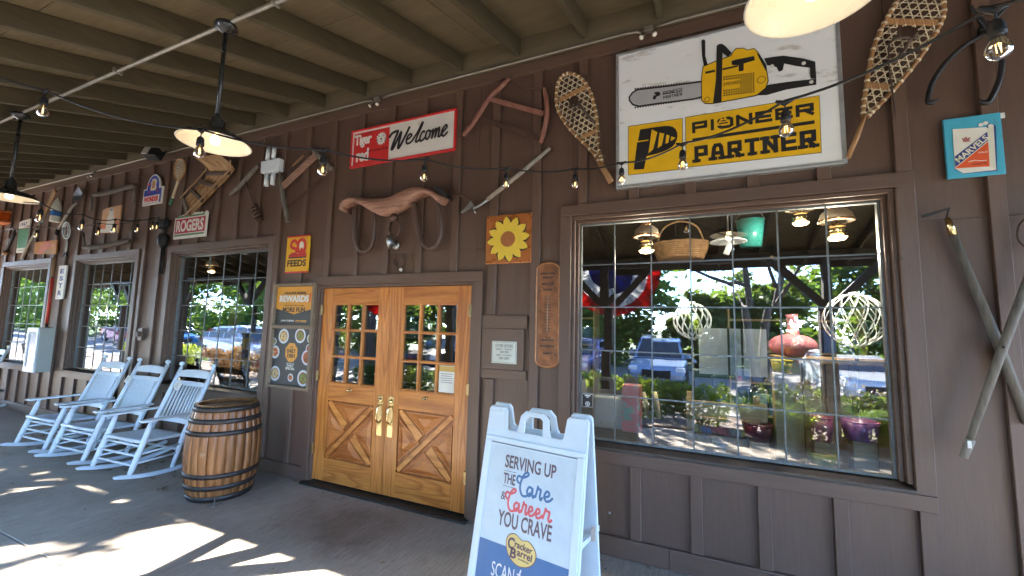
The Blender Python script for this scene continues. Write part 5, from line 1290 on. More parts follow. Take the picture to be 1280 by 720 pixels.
# --- barrel: staves, heads, hoops
BH, BM, BE = .885, .325, .268
br = thing('oak_barrel', 'brown oak barrel with dark iron hoops beside the poster case', 'barrel', (-4.375, -.60, 0))
stave_m = wood('varnished stave', (.13,.052,.018), (.29,.13,.045), 'z', .38, 5, bmp=.3, rnd=.35, worn=(.10,.045,.02), wornamt=.60)
brad = lambda z: BE+(BM-BE)*(1-((z-BH/2)/(BH/2))**2)
NS = 26
for k in range(NS):
    a0 = 2*math.pi*(k+random.uniform(-.09,.09))/NS+.003; a1 = 2*math.pi*(k+1)/NS-.002; m = MB(); NZ = 12
    for i in range(NZ+1):
        z = BH*i/NZ+.003; r = brad(z-.003)+random.uniform(-.0004,.0004); ri = r-.026
        for a, rr in ((a0,r),((a0+a1)/2,r*1.001),(a1,r),(a1,ri),(a0,ri)): m.v.append(Vector((rr*math.cos(a), rr*math.sin(a), z)))
    for i in range(NZ):
        for q in range(5): l = (q+1) % 5; m.face((5*i+q,5*i+l,5*i+5+l,5*i+5+q), q < 2)
    m.face((4,3,2,1,0)); e = NZ*5; m.face((e,e+1,e+2,e+3,e+4)); m.build('stave', stave_m, br, world=False)
for i in range(6):                                     # head planks, set in below the rim
    x0, x1 = -.238+.0795*i, -.238+.0795*(i+1)-.002; pts = []
    h = lambda x: math.sqrt(max(.0004, .2415**2-min(.2405, abs(x))**2))
    pts = [(x0,-h(x0)),((x0+x1)/2,-h((x0+x1)/2)),(x1,-h(x1)),(x1,h(x1)),((x0+x1)/2,h((x0+x1)/2)),(x0,h(x0))]
    MB().prism(pts, BH-.045, BH-.027).build('head_plank', wood('head plank', (.09,.05,.028), (.20,.12,.07), 'y', .6, 6), br, world=False)
hoop_m = mk('hoop iron', (.035,.032,.032), .45, .4, 14, .3, 40, .55, wear=(.10,.06,.04), wearamt=.66)
for z, w in ((.030,.050),(.135,.045),(.245,.045),(.635,.045),(.745,.045),(.852,.050)):
    m = MB(); r0, r1 = brad(z-w/2)+.0015, brad(z+w/2)+.0015
    m.lathe([(r0,z-w/2+.003),(r0+.0045,z-w/2+.003),(r1+.0045,z+w/2+.003),(r1,z+w/2+.003)], 52, cap=False)
    hp = m.build('hoop', hoop_m, br, world=False)
    a = R(-75)+z; rv = MB()
    for da, dz in ((-.05,-.010),(.05,-.010),(-.05,.012),(.05,.012)): rv.ball((( brad(z)+.006)*math.cos(a+da),(brad(z)+.006)*math.sin(a+da),z+dz+.003), .006, 6)
    rv.build('rivets', hoop_m, hp, world=False)['kind'] = 'stuff'
a = R(-62); MB().lathe([(.022,-.004),(.022,.004),(.001,.0045)], 14, (BM*math.cos(a), BM*math.sin(a), .46), Vector((math.cos(a),math.sin(a),0)).to_track_quat('Z','Y').to_matrix()).build('bung', wood('bung wood', (.25,.15,.08), (.4,.26,.15)), br, world=False)
fb = thing('floor_bracket', 'small steel bracket bolted to the floor at the barrel', 'bracket', Vector((-4.08,-.82,0)))
MB().box(-4.10,-4.06,-.86,-.78,.001,.005).box(-4.085,-4.075,-.83,-.826,.0045,.085).build('plate', steel, fb)

# --- A-frame sandwich board
TL, TR = Vector((-1.235,-.872,1.19)), Vector((-.535,-.985,1.19))
ex = (TR-TL); BW = ex.length; ex.normalize(); nrm = Vector((ex.y, -ex.x, 0))     # faces the camera
if nrm.y > 0: nrm = -nrm
mid = (TL+TR)/2
sb = thing('sandwich_board', 'white plastic A-frame sandwich board reading Serving up the care and career you crave', 'sign board', (mid.x, mid.y, 0))
H_ = 1.19; SPL = .30; PL = math.hypot(H_, SPL)
def panel_matrix(s):
    SPL = .22 if s > 0 else .13                                   # x along the board, y up the panel, z outward
    up = (Vector((0,0,H_))-nrm*s*SPL).normalized(); xx = ex*s; zz_ = xx.cross(up)
    o = Vector((mid.x,mid.y,0))+nrm*s*(SPL+.035)-xx*BW/2
    return Matrix(((xx.x,up.x,zz_.x,o.x),(xx.y,up.y,zz_.y,o.y),(xx.z,up.z,zz_.z,o.z),(0,0,0,1)))
def bpanel(s):
    M = panel_matrix(s); inv = Matrix.Translation((-mid.x,-mid.y,0))
    o = bpy.data.objects.new('sign_panel', None)
    w, h = BW, PL; d = h-.135
    out = [(0.0,0),(.05,0),(.075,.06),(w-.075,.06),(w-.05,0),(w,0),(w-.012,h-.02),(w-.03,h),(w-.135,h),(w-.15,h-.02),(w-.165,d),(.44*w/.71*1.02,d)]
    hx0, hx1 = .335*w, .645*w
    out = [(0.0,0),(.055,0),(.075,.05),(w-.075,.05),(w-.055,0),(w,0),(w-.010,h-.02),(w-.025,h),(w-.130,h),(w-.148,h-.02),(w-.160,d+.012),(w-.172,d),
           (.172,d),(.160,d+.012),(.148,h-.02),(.130,h),(.025,h),(.010,h-.02)]
    m = MB(); m.prism(out, -.018, .0)
    body = m.build('sign_panel', white_pl, sb, world=False, bevel=.006)
    body.matrix_local = inv @ M
    def k(n, mb, mt, bevel=0): 
        q = mb.build(n, mt, body, world=False, bevel=bevel); return q
    k('handle', MB().prism([(hx0-.012,d-.004),(hx0+.002,d+.02),(hx0+.012,h-.04),(hx0+.045,h-.006),(hx1-.045,h-.006),(hx1-.012,h-.04),(hx1-.002,d+.02),(hx1+.012,d-.004),
        (hx1-.046,d-.004),(hx1-.046,d+.02),(hx1-.052,h-.052),(hx1-.070,h-.038),(hx0+.070,h-.038),(hx0+.052,h-.052),(hx0+.046,d+.02),(hx0+.046,d-.004)], -.019, .001), white_pl, .005)
    t1 = d-.075
    for a in ((.018,.062,.055,t1+.0),(w-.062,w-.018,.055,t1),(.018,w-.018,t1+.001,t1+.028)): k('raised_rim', MB().box(a[0],a[1],a[2],a[3],-.002,.008), white_pl, .004)
    for x in (.045, w-.045): k('rivet', MB().disc(x, d-.02, .010, .0, .005, 14), white_pl)
    for x0 in (.03, w-.125): k('hinge_tab', MB().box(x0, x0+.095, h-.035, h-.006, -.001, .007), white_pl, .003)
    if s < 0: return body
    pw, p1 = w-.124, t1-.02
    px0 = .062
    k('slot_line', MB().box(.062, w-.062, t1-.012, t1-.004, .0, .001), mk('slot grey', (.16,.18,.19), .7))
    cream = ink('poster pale', (.50,.565,.60)); blu = ink('poster blue', (.045,.13,.28)); br_ = ink('poster brown', (.12,.075,.085)); cor = ink('coral red', (.60,.09,.10)); care = ink('care blue', (.05,.13,.27))
    po = MB().box(px0, px0+pw, .07, p1, .0, .0012); k('poster', po, cream)
    X = lambda u: px0+u*pw
    Yv = lambda v: p1-(.045+(v-.045)*.87)
    k('blue_field', MB().box(X(.001), X(.999), .0705, Yv(.605), .0014, .0022), blu)
    def tx(t, u0, u1, v0, v1, mt, z=.0016, **kw): k('lettering', text_mb(t, X(u0), X(u1), Yv(v1), Yv(v0), z, **kw), mt)
    tx('SERVING UP', .20, .79, .045, .130, br_, bold=.018); tx('THE', .20, .345, .165, .232, br_, bold=.018)
    k('rule', MB().box(X(.20), X(.345), Yv(.152), Yv(.149), .0016, .002), br_); k('rule', MB().box(X(.20), X(.345), Yv(.249), Yv(.246), .0016, .002), br_)
    def scr(word_strokes, u0, u1, v0, v1, th, mt):
        m = MB()
        for i, st in enumerate(word_strokes): ribbon(m, spline([(X(u0+(u1-u0)*a), Yv(v1+(v0-v1)*b)) for a, b in st], 6), th, .0017+.00015*i, .000002)
        k('script_lettering', m, mt)
    def a_(x): return [(x+.10,.42),(x+.04,.46),(x+.0,.28),(x+.03,.10),(x+.08,.16),(x+.11,.42),(x+.11,.18),(x+.135,.08),(x+.165,.20)]
    def r_(x): return [(x,.10),(x+.028,.44),(x+.036,.56),(x+.052,.48),(x+.095,.46),(x+.090,.30),(x+.088,.14),(x+.11,.07),(x+.14,.20)]
    def e_(x): return [(x,.20),(x+.08,.30),(x+.085,.43),(x+.045,.46),(x+.015,.26),(x+.05,.08),(x+.11,.14),(x+.15,.28)]
    Cc = lambda: [(.02,.60),(.0,.84),(.05,.98),(.10,.82),(.03,.70)]
    def bigC(w_): return [(w_*.20,.50),(w_*.02,.62),(w_*.10,.80),(w_*.40,.78),(w_*.70,.92),(w_*.66,1.02),(w_*.48,.96),(w_*.30,.66),(w_*.26,.32),(w_*.42,.06),(w_*.68,.06),(w_*.92,.24)]
    scr([bigC(.42), [(p[0]*1.25+.30,p[1]) for p in a_(0)], [(p[0]*1.3+.52,p[1]) for p in r_(0)], [(p[0]*1.55+.72,p[1]) for p in e_(0)]], .36, .80, .135, .285, .013, care)
    tx('&', .195, .25, .285, .335, br_)
    scr([bigC(.30), [(p[0]*.95+.21,p[1]) for p in a_(0)], [(p[0]*.95+.37,p[1]) for p in r_(0)], [(p[0]+.50,p[1]) for p in e_(0)], [(p[0]+.645,p[1]) for p in e_(0)], [(p[0]*1.3+.80,p[1]) for p in r_(0)]], .245, .80, .255, .395, .013, cor)
    tx('YOU CRAVE', .19, .80, .400, .495, br_, bold=.018)
    # bean shaped badge
    cx, cy = X(.485), Yv(.602); sw_ = .100; sh_2 = .074
    bean = [(-.95,.35),(-.78,.82),(-.42,.98),(-.12,.80),(.10,.70),(.45,.78),(.80,.50),(1.0,.05),(.88,-.50),(.50,-.88),(0,-1.0),(-.45,-.80),(-.80,-.35)]
    bp_ = [(cx+a*sw_, cy+b*sh_2) for a, b in bean]
    k('badge_outline', MB().prism([(p.x,p.y) for p in spline([Vector((cx+a*sw_*1.05, cy+b*sh_2*1.06)) for a, b in bean], 5, True)], .0024, .003), ink('badge brown', (.16,.07,.05)))
    k('badge', MB().prism([(p.x,p.y) for p in spline([Vector(p) for p in bp_], 5, True)], .0031, .0036), ink('badge gold', (.66,.47,.16)))
    br2 = ink('badge ink', (.10,.045,.07))
    def bt(t, x0, x1, y0, y1, **kw): k('lettering', text_mb(t, cx+x0*sw_, cx+x1*sw_, cy+y0*sh_2, cy+y1*sh_2, .0038, **kw), br2)
    ro = -.08
    bt('C', -.85, -.42, -.08, .72, bold=.03, rot=ro); bt('racker', -.38, .78, .08, .55, bold=.02, rot=ro); bt('B', -.62, -.22, -.66, .05, bold=.03, rot=ro); bt('arrel', -.18, .80, -.42, .08, bold=.02, rot=ro); bt('OLD COUNTRY STORE', -.08, .62, -.62, -.53, rot=ro)
    wm = ink('white',(1,1,1))
    tx('SCAN', .185, .445, .715, .80, wm, .0024); tx('APPLY:', .62, .90, .715, .80, wm, .0024)
    m = MB(); ribbon(m, spline([(X(.475),Yv(.735)),(X(.53),Yv(.742))], 3), .008, .0025)
    ribbon(m, spline([(X(.515),Yv(.705)),(X(.495),Yv(.76)),(X(.49),Yv(.79)),(X(.505),Yv(.795)),(X(.53),Yv(.775)),(X(.545),Yv(.755)),(X(.565),Yv(.757)),(X(.57),Yv(.775)),(X(.555),Yv(.795)),(X(.54),Yv(.785)),(X(.545),Yv(.765)),(X(.59),Yv(.758))], 5), .008, .0027)
    k('script_lettering', m, wm)
    tx('CAREERS.CRACKERBARREL.COM', .14, .56, .835, .872, wm, .0024); tx('OR VISIT', .60, .86, .835, .872, wm, .0024)
    return body
bpanel(1); bpanel(-1)
MB().bar((mid.x+ex.x*BW/2-mid.x, ex.y*BW/2, .55), (ex.x*BW/2, ex.y*BW/2, .62), .02, .02).build('side_latch', mk('tan latch', (.40,.33,.28), .6), sb, world=False)
for s in (-1, 1):
    p = ex*(BW/2-.03)*s; MB().bar(p+nrm*.16+Vector((0,0,.55)), p-nrm*.16+Vector((0,0,.55)), .012, .03).build('spreader_bar', white_pl, sb, world=False)

# --- dry leaves and grit on the floor
dl = MB()
def leaf(x, y, s, a, lift):
    M = Matrix.Translation((x,y,.004)) @ Matrix.Rotation(a,4,'Z')
    pts = [(-1,0,0),(-.4,.45,lift),(.3,.5,lift*.4),(1,.05,lift*.7),(.35,-.45,lift*.5),(-.4,-.4,lift)]
    n = len(dl.v); dl.v += [M @ Vector((p[0]*s,p[1]*s,p[2]*s+.001)) for p in pts]; dl.face([n+i for i in (0,5,4,3)]); dl.face([n+i for i in (0,3,2,1)])
for i in range(190): leaf(random.uniform(-9,-4.4), random.uniform(-.85,-.06), random.uniform(.018,.042), random.uniform(0,6.3), random.uniform(.1,.7))
for i in range(60): leaf(random.uniform(-4.1,2.5), -.05-abs(random.gauss(0,.06)), random.uniform(.01,.03), random.uniform(0,6.3), random.uniform(.1,.7))
for i in range(75): leaf(random.uniform(-9,1), random.uniform(-3,-.1), random.uniform(.008,.024), random.uniform(0,6.3), random.uniform(.1,.6))
o = dl.build('dry_leaves', mk('dry leaf', (.24,.165,.10), .8, .5, 9, .2)); o['kind'] = 'stuff'; o['label'] = 'dry brown leaves scattered on the porch floor'

# ================================================================== INSIDE THE STORE (seen through the glass)
room = bpy.data.objects.new('store_interior', None); COL.objects.link(room); room['kind'] = 'structure'; WM[room.name] = Matrix.Identity(4)
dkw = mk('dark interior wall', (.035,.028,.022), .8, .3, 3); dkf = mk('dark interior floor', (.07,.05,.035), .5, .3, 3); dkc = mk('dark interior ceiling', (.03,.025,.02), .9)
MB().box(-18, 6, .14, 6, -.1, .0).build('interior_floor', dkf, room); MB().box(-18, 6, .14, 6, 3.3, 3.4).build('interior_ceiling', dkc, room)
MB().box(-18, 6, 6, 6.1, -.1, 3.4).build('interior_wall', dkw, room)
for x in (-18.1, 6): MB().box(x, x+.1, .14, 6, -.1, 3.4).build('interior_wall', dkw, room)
# dark inner lining so that no light leaks between boards
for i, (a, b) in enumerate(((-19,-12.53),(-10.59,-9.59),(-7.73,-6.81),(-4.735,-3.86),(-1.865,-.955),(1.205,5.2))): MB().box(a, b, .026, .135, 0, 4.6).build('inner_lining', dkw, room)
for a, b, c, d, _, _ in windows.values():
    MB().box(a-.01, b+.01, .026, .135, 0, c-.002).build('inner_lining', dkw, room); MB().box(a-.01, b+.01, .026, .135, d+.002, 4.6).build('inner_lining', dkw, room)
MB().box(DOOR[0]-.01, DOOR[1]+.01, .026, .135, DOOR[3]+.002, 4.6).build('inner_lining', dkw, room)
pine = wood('shelf pine', (.40,.28,.15), (.58,.43,.26), 'x', .6, 6)
shf = thing('display_shelf', 'pine display rack with two wide rails behind the shop window', 'shelf', (.2,.7,0))
def ipt(px, py, y): return U(px, py, y)
a, b = ipt(862,492,.55), ipt(958,508,.55)
xL, xR = ipt(858,540,.40).x, ipt(960,540,.40).x
for z0, z1 in ((1.03,1.15),(.72,.82)): MB().box(xL, xR, .39, .41, z0, z1).build('rail', pine, shf, bevel=.003)
for z in (1.0, .68): MB().box(xL, xR, .411, .80, z, z+.02).build('shelf_board', pine, shf)
for x in (xL, xR-.05):
    for y in (.39, .78): MB().box(x+.001, x+.05, y+.021*(y<.6), y+.05, 0, 1.165).build('upright', pine, shf)
bask = wood('basket splint', (.34,.20,.09), (.52,.34,.17), 'z', .6, 9); bandm = mk('basket band', (.10,.05,.03), .6)
goods = [mk('goods '+n, c, .5, .3, 20) for n, c in (('red', (.50,.05,.05)), ('yellow', (.60,.48,.06)), ('blue', (.08,.18,.45)), ('white', (.6,.6,.6)))]
for i, (px, lab) in enumerate(((876,'split wood bushel basket with yellow goods on the pine rack'), (912,'split wood bushel basket with red goods on the pine rack'))):
    c = ipt(px, 520, .54); t = thing('bushel_basket', lab, 'basket', (c.x, c.y, .70), None, 'bushel baskets on the rack')
    for k in range(18):
        a0, a1 = 2*math.pi*k/18+.015, 2*math.pi*(k+1)/18-.015; m = MB()
        for z, r in ((0,.105),(.19,.135)):
            for aa, rr in ((a0,r),(a1,r),(a1,r-.006),(a0,r-.006)): m.v.append(Vector((c.x+rr*math.cos(aa), c.y+rr*math.sin(aa), .701+z)))
        for q in ((0,1,5,4),(1,2,6,5),(2,3,7,6),(3,0,4,7),(3,2,1,0),(4,5,6,7)): m.face(q)
        m.build('splint', bask, t)
    for z, r in ((.015,.110),(.10,.124),(.185,.138)): MB().lathe([(r,.70+z-.008),(r+.004,.70+z-.008),(r+.004,.70+z+.008),(r,.70+z+.008)], 24, (c.x,c.y,0), cap=False).build('band', bandm, t)
    g = thing('folded_goods', ('yellow' if i == 0 else 'red')+' packets heaped in the '+('left' if i == 0 else 'right')+' bushel basket', 'goods', (c.x,c.y,.8), None)
    for k in range(7):
        aa = k*.9; m = MB().box(-.045,.045,-.012,.012,-.05,.06); M = Matrix.Translation((c.x+.07*math.cos(aa), c.y+.07*math.sin(aa), .87)) @ Matrix.Rotation(aa,4,'Z') @ Matrix.Rotation(.3,4,'X'); m.v = [M @ v for v in m.v]
        m.build('packet', goods[(1 if i == 0 else 0) if k % 3 else (k+i) % 4], g, bevel=.004)
# white boards back to back
wbd = thing('white_board', 'large pale poster board turned to the shop window', 'board', (.2,.9,1.4))
A0, A1 = ipt(873,410,.45), ipt(960,472,.45)
MB().box(A0.x, A1.x, .45, .462, A1.z, A0.z).build('board', mk('poster back', (.55,.60,.60), .55, .06), wbd)
for px in (911, 928): x = ipt(px,440,.44).x; MB().box(x-.008, x+.008, .440, .4485, A1.z-.001, A0.z+.001).build('strip', black_plastic, wbd)
MB().box(A0.x+.05, A1.x-.45, .55, .75, 1.165, 1.20).box(A0.x+.10, A0.x+.16, .463, .60, 1.201, A1.z-.003).build('stand', black_iron, wbd)
# wire globes on stands
for px, py, r, lab in ((865,401,.155,'white openwork wire globe behind the shop window, near its middle'), (1068,400,.20,'white openwork wire globe behind the right side of the shop window')):
    c = ipt(px, py, .60); t = thing('wire_globe', lab, 'globe', c, None, 'openwork globes in the shop window'); m = MB()
    for s in (-1, 1):
        for k in range(14):
            m.tube([c+Vector((r*math.sin(math.pi*j/14)*math.cos(2*math.pi*k/14+s*1.3*j/14), r*math.sin(math.pi*j/14)*math.sin(2*math.pi*k/14+s*1.3*j/14), r*math.cos(math.pi*j/14))) for j in range(1,14)], .0045, 4)
    o = m.build('wire_mesh', white_paint, t); o['kind'] = 'stuff'
    for s in (-1, 1): MB().lathe([(.001,0),(.035,0),(.03,.02*s),(.001,.02*s)], 12, c+Vector((0,0,s*r*.96)), cap=False).build('cap', white_paint, t)
    MB().tube([c-Vector((0,0,r)), (c.x,c.y,0.0)], .012, 8).build('stand', black_iron, t)
# pink pumpkin with tall stem, on a crate stack
c = ipt(991,432,.62); pp = thing('pink_pumpkin', 'glittery pink pumpkin with tall stem inside the shop window', 'pumpkin', c)
pink = mk('pink glitter', (.74,.26,.34), .3, .3, 60, .6, 90); m = MB(); n = 40
for j in range(13):
    th_ = math.pi*j/12
    for k in range(n):
        aa = 2*math.pi*k/n; r = .155*math.sin(th_)*(1+.10*abs(math.cos(aa*5)))+.0001; m.v.append(c+Vector((r*math.cos(aa), r*math.sin(aa), -.095*math.cos(th_)-(.02 if j == 12 else 0))))
for j in range(12):
    for k in range(n): l = (k+1) % n; m.face((j*n+k,j*n+l,(j+1)*n+l,(j+1)*n+k), True)
m.build('body', pink, pp); MB().tube([c+Vector((0,0,.06)), c+Vector((.005,0,.15)), c+Vector((.0,0,.22)), c+Vector((.0,0,.25))], [.055,.038,.032,.045], 12).build('stem', pink, pp)
q = c+Vector((0,-.05,.12)); MB().box(q.x-.025,q.x+.025,q.y-.006,q.y-.003,q.z-.03,q.z+.04).build('label_card', wht, pp)
cs = thing('plank_counter', 'plank counter of upright pine boards inside the right of the shop window', 'counter', (1.0,.8,0))
zt = c.z-.10
for i in range(6):
    xa = ipt(975,440,.75).x+.155*i; MB().box(xa, xa+.148, .75, .77, .30, zt-.03).build('plank', pine, cs, bevel=.003)
MB().box(ipt(975,440,.75).x-.02, ipt(975,440,.75).x+.95, .55, 1.2, zt-.03, zt-.002).build('top', pine, cs)
for i, (px, py, r, h, col, nm, lab) in enumerate(((977,458,.07,.09,(.68,.55,.05),'yellow_pail','small yellow pail inside the shop window'), (948,540,.10,.13,(.16,.03,.06),'maroon_pot','maroon pot low behind the shop window'), (1027,536,.07,.17,(.5,.12,.22),'pink_lantern','pink glass lantern low behind the shop window'),
        (1075,538,.11,.13,(.42,.16,.42),'purple_planter','purple planter with pale flowers low behind the shop window'), (1028,575,.09,.10,(.55,.52,.08),'yellow_bowl','yellow green bowl at the foot of the shop window'), (900,560,.05,.10,(.3,.38,.45),'blue_jar','pale blue jar below the pine rack'))):
    c = ipt(px, py, .40); t = thing(nm, lab, nm.split('_')[1], c); pm_ = mk('pot '+nm, col, .3, .2, 12, .05)
    MB().lathe([(.001,0),(r*.75,0),(r*.95,h*.5),(r,h),(r*.92,h),(r*.85,h*.5),(.001,h*.15)], 20, c-Vector((0,0,h/2)), cap=False).build('body', pm_, t)
    MB().tube([c+Vector((r*math.cos(aa*.524), r*math.sin(aa*.524), h/2)) for aa in range(12)], .006, 6, True).build('rim', pm_, t)
    if c.z-h/2 > .1: MB().box(c.x-.06, c.x+.06, c.y-.06, c.y+.06, 0, c.z-h/2-.001).build('plinth', pine, t)
gb = thing('gift_bag', 'pink and teal patterned gift bag inside the lower left of the shop window', 'bag', ipt(787,505,.4))
a, b = ipt(778,538,.45), ipt(798,482,.45); MB().box(a.x, b.x+.02, .42, .55, a.z, b.z).build('bag', mk('gift pink', (.55,.12,.18), .5, .3, 4, wear=(.1,.42,.42), wearamt=.52, wearscale=16), gb, bevel=.004)
a2 = ipt(742,533,.5); MB().box(a2.x, a.x-.004, .48, .62, a2.z, b.z-.12).build('cloth_bag', mk('gift pale', (.5,.52,.5), .6, .2, 4, wear=(.06,.25,.22), wearamt=.6, wearscale=14), gb, bevel=.02)
slp = thing('hanging_slippers', 'pair of pale slippers hanging inside the shop window', 'slippers', ipt(815,505,.35))
for px in (808, 822): c = ipt(px,507,.35); MB().tube([c+Vector((-.02,0,.11)), c+Vector((-.01,0,.04)), c+Vector((0,0,-.03)), c+Vector((.01,0,-.10))], [.025,.042,.040,.03], 10, flat=.5).build('slipper', mk('slipper', (.5,.42,.33), .7, .3, 20), slp)
bkt = thing('hanging_basket', 'big brown wicker basket hanging high inside the shop window', 'basket', ipt(850,312,1.5))
c = ipt(850,312,1.5); rows = MB()
for i in range(9): r = .20+.045*math.sin(i/9*1.6); z = -.11+.022*i; rows.tube([c+Vector((r*1.15*math.cos(2*math.pi*k/26), r*.8*math.sin(2*math.pi*k/26), z+.004*(k % 2))) for k in range(26)], .013, 5, True)
rows.build('woven_side', mk('wicker', (.26,.15,.07), .6, .4, 20), bkt)['kind'] = 'stuff'
MB().lathe([(.001,0),(.23,0)], 20, c+Vector((0,0,-.115)), cap=False).build('base', mk('wicker',(1,1,1)), bkt); MB().tube(spline([c+Vector((-.24,0,.08)), c+Vector((-.17,0,.25)), c+Vector((0,0,.32)), c+Vector((.17,0,.25)), c+Vector((.24,0,.08))], 5), .012, 6).build('handle', mk('wicker',(1,1,1)), bkt)
tb_ = thing('teal_bucket', 'teal enamel bucket hanging high inside the shop window', 'bucket', ipt(938,290,1.5))
c = ipt(938,292,1.5); MB().lathe([(.001,-.14),(.10,-.14),(.135,.14),(.13,.14),(.095,-.13)], 20, c, cap=False).build('body', mk('teal enamel', (.03,.22,.20), .3), tb_); MB().tube(spline([c+Vector((-.135,0,.14)), c+Vector((-.07,0,.25)), c+Vector((.07,0,.25)), c+Vector((.135,0,.14))], 4), .005, 5).build('handle', steel, tb_)
# hanging oil lamps and ceiling fixtures, lit
lampw = glow('lit opal glass', (1,.66,.30), .5); copper = mk('copper band', (.55,.25,.10), .3, .2, 9, .05, 60, .9)
def hang(px, py, y, lab, lit=True, sc=.72, nm='hanging_lamp'):
    c = ipt(px, py, y); t = thing(nm, lab, 'lamp', c, None, 'hanging lamps inside the store')
    MB().lathe([(.10*sc,-.035),(.155*sc,-.03),(.135*sc,.03),(.09*sc,.06),(.05*sc,.075)], 22, c, cap=False).build('shade', mk('opal shade', (.70,.60,.45), .3, .05), t)
    MB().lathe([(.155*sc,-.034),(.16*sc,-.034),(.16*sc,-.02),(.153*sc,-.02)], 22, c, cap=False).build('shade_band', copper, t)
    MB().lathe([(.03,-.20*sc),(.06,-.17*sc),(.06,-.10*sc),(.03,-.08*sc),(.03,-.05*sc)], 14, c, cap=True).build('font', brass, t)
    MB().lathe([(.001,-.245*sc),(.05,-.235*sc),(.065,-.21*sc),(.05,-.201*sc)], 14, c, cap=False).build('glowing_bulb', lampw, t)
    MB().lathe([(.02,.06*sc),(.05,.10*sc),(.04,.17*sc),(.02,.19*sc)], 14, c).build('crown', copper, t)
    MB().tube([c+Vector((0,0,.18*sc)), (c.x,c.y,3.3)], .006, 6).build('chain', black_iron, t)
    if lit:
        l = bpy.data.lights.new('lamp_light', 'POINT'); l.energy = 1.8; l.color = (1,.86,.66); l.shadow_soft_size = .06
        o = bpy.data.objects.new('lamp_light', l); COL.objects.link(o); o.location = c+Vector((0,-.02,-.36*sc))
hang(808, 292, .36, 'lit hanging oil lamp with copper band in the upper left of the shop window')
hang(1045, 272, .38, 'lit hanging oil lamp with opal shade in the upper right of the shop window')
hang(1000, 258, 1.0, 'small hanging lamp right of the teal bucket inside the store')
hang(265, 330, 1.6, 'lit hanging lamp inside the third window from the left')
wsd = thing('plate_lamp', 'broad white enamel lampshade hanging inside the middle of the shop window', 'lamp', ipt(910,301,1.0))
c = ipt(910,301,1.0); MB().lathe([(.03,.035),(.10,.022),(.155,-.005),(.16,-.014),(.152,-.012),(.09,.010),(.001,.02)], 26, c, cap=False).build('shade', white_paint, wsd); MB().tube([c+Vector((0,0,.03)), (c.x,c.y,3.3)], .008, 6).build('stem', black_iron, wsd); MB().tube([c+Vector((.03,0,.0)), c+Vector((-.02,0,-.13))], .028, 10).build('chimney', white_paint, wsd)
# shelving behind, dim
for i, x in enumerate((-11.5,-8.7,-5.9,-2.6,1.4)):
    t = thing('back_shelf', ('leftmost','second','third','fourth','rightmost')[i]+' dim stacked shelf along the back of the store', 'shelf', (x,4.5,0), None, 'dim shelves at the back of the store')
    for z in (.4,.9,1.4,1.9): MB().box(x-.9, x+.9, 4.3, 4.7, z, z+.03).build('shelf_board', pine, t)
    for s in (-.9, .87): MB().box(x+s, x+s+.03, 4.29, 4.71, 0, 2.1).build('side', pine, t)
    for z in (.43,.93,1.43):
        for k in range(7): w = random.uniform(.08,.2); xx = x-.8+.24*k; MB().box(xx, xx+w, 4.35, 4.6, z+.001, z+random.uniform(.15,.38)).build('goods', goods[random.randrange(4)], t)

# ================================================================== OUTSIDE, SEEN MIRRORED IN THE GLASS
bark = wood('bark', (.05,.04,.03), (.12,.10,.08), 'z', .9, 5, bmp=.8)
leaf_a = leafm('leaf green', (.07,.13,.025), (.12,.21,.05)); leaf_b = leafm('leaf olive', (.07,.12,.03), (.14,.20,.05)); leaf_c = leafm('leaf dark', (.045,.09,.025), (.085,.14,.035))
def clump_mesh(name, blobs, per, size, m, rnd, lo=.55):
    b = MB()
    for cx, cy, cz, rx, ry, rz2 in blobs:
        for i in range(per):
            while True:
                d = Vector((rnd.uniform(-1,1), rnd.uniform(-1,1), rnd.uniform(-1,1)))
                if lo*rnd.random() < d.length <= 1: break
            p = Vector((cx+d.x*rx, cy+d.y*ry, cz+d.z*rz2)); s = size*rnd.uniform(.6,1.3)
            a = Vector((rnd.uniform(-1,1), rnd.uniform(-1,1), rnd.uniform(-.6,.6))).normalized()*s; c = a.orthogonal(); c.rotate(Matrix.Rotation(rnd.uniform(0,6.3),3,a)); c = c.normalized()*s*.45
            n = len(b.v); b.v += [p-a, p+c, p+a, p-c]; b.face((n,n+1,n+2,n+3))
    return b.mesh(name, m)
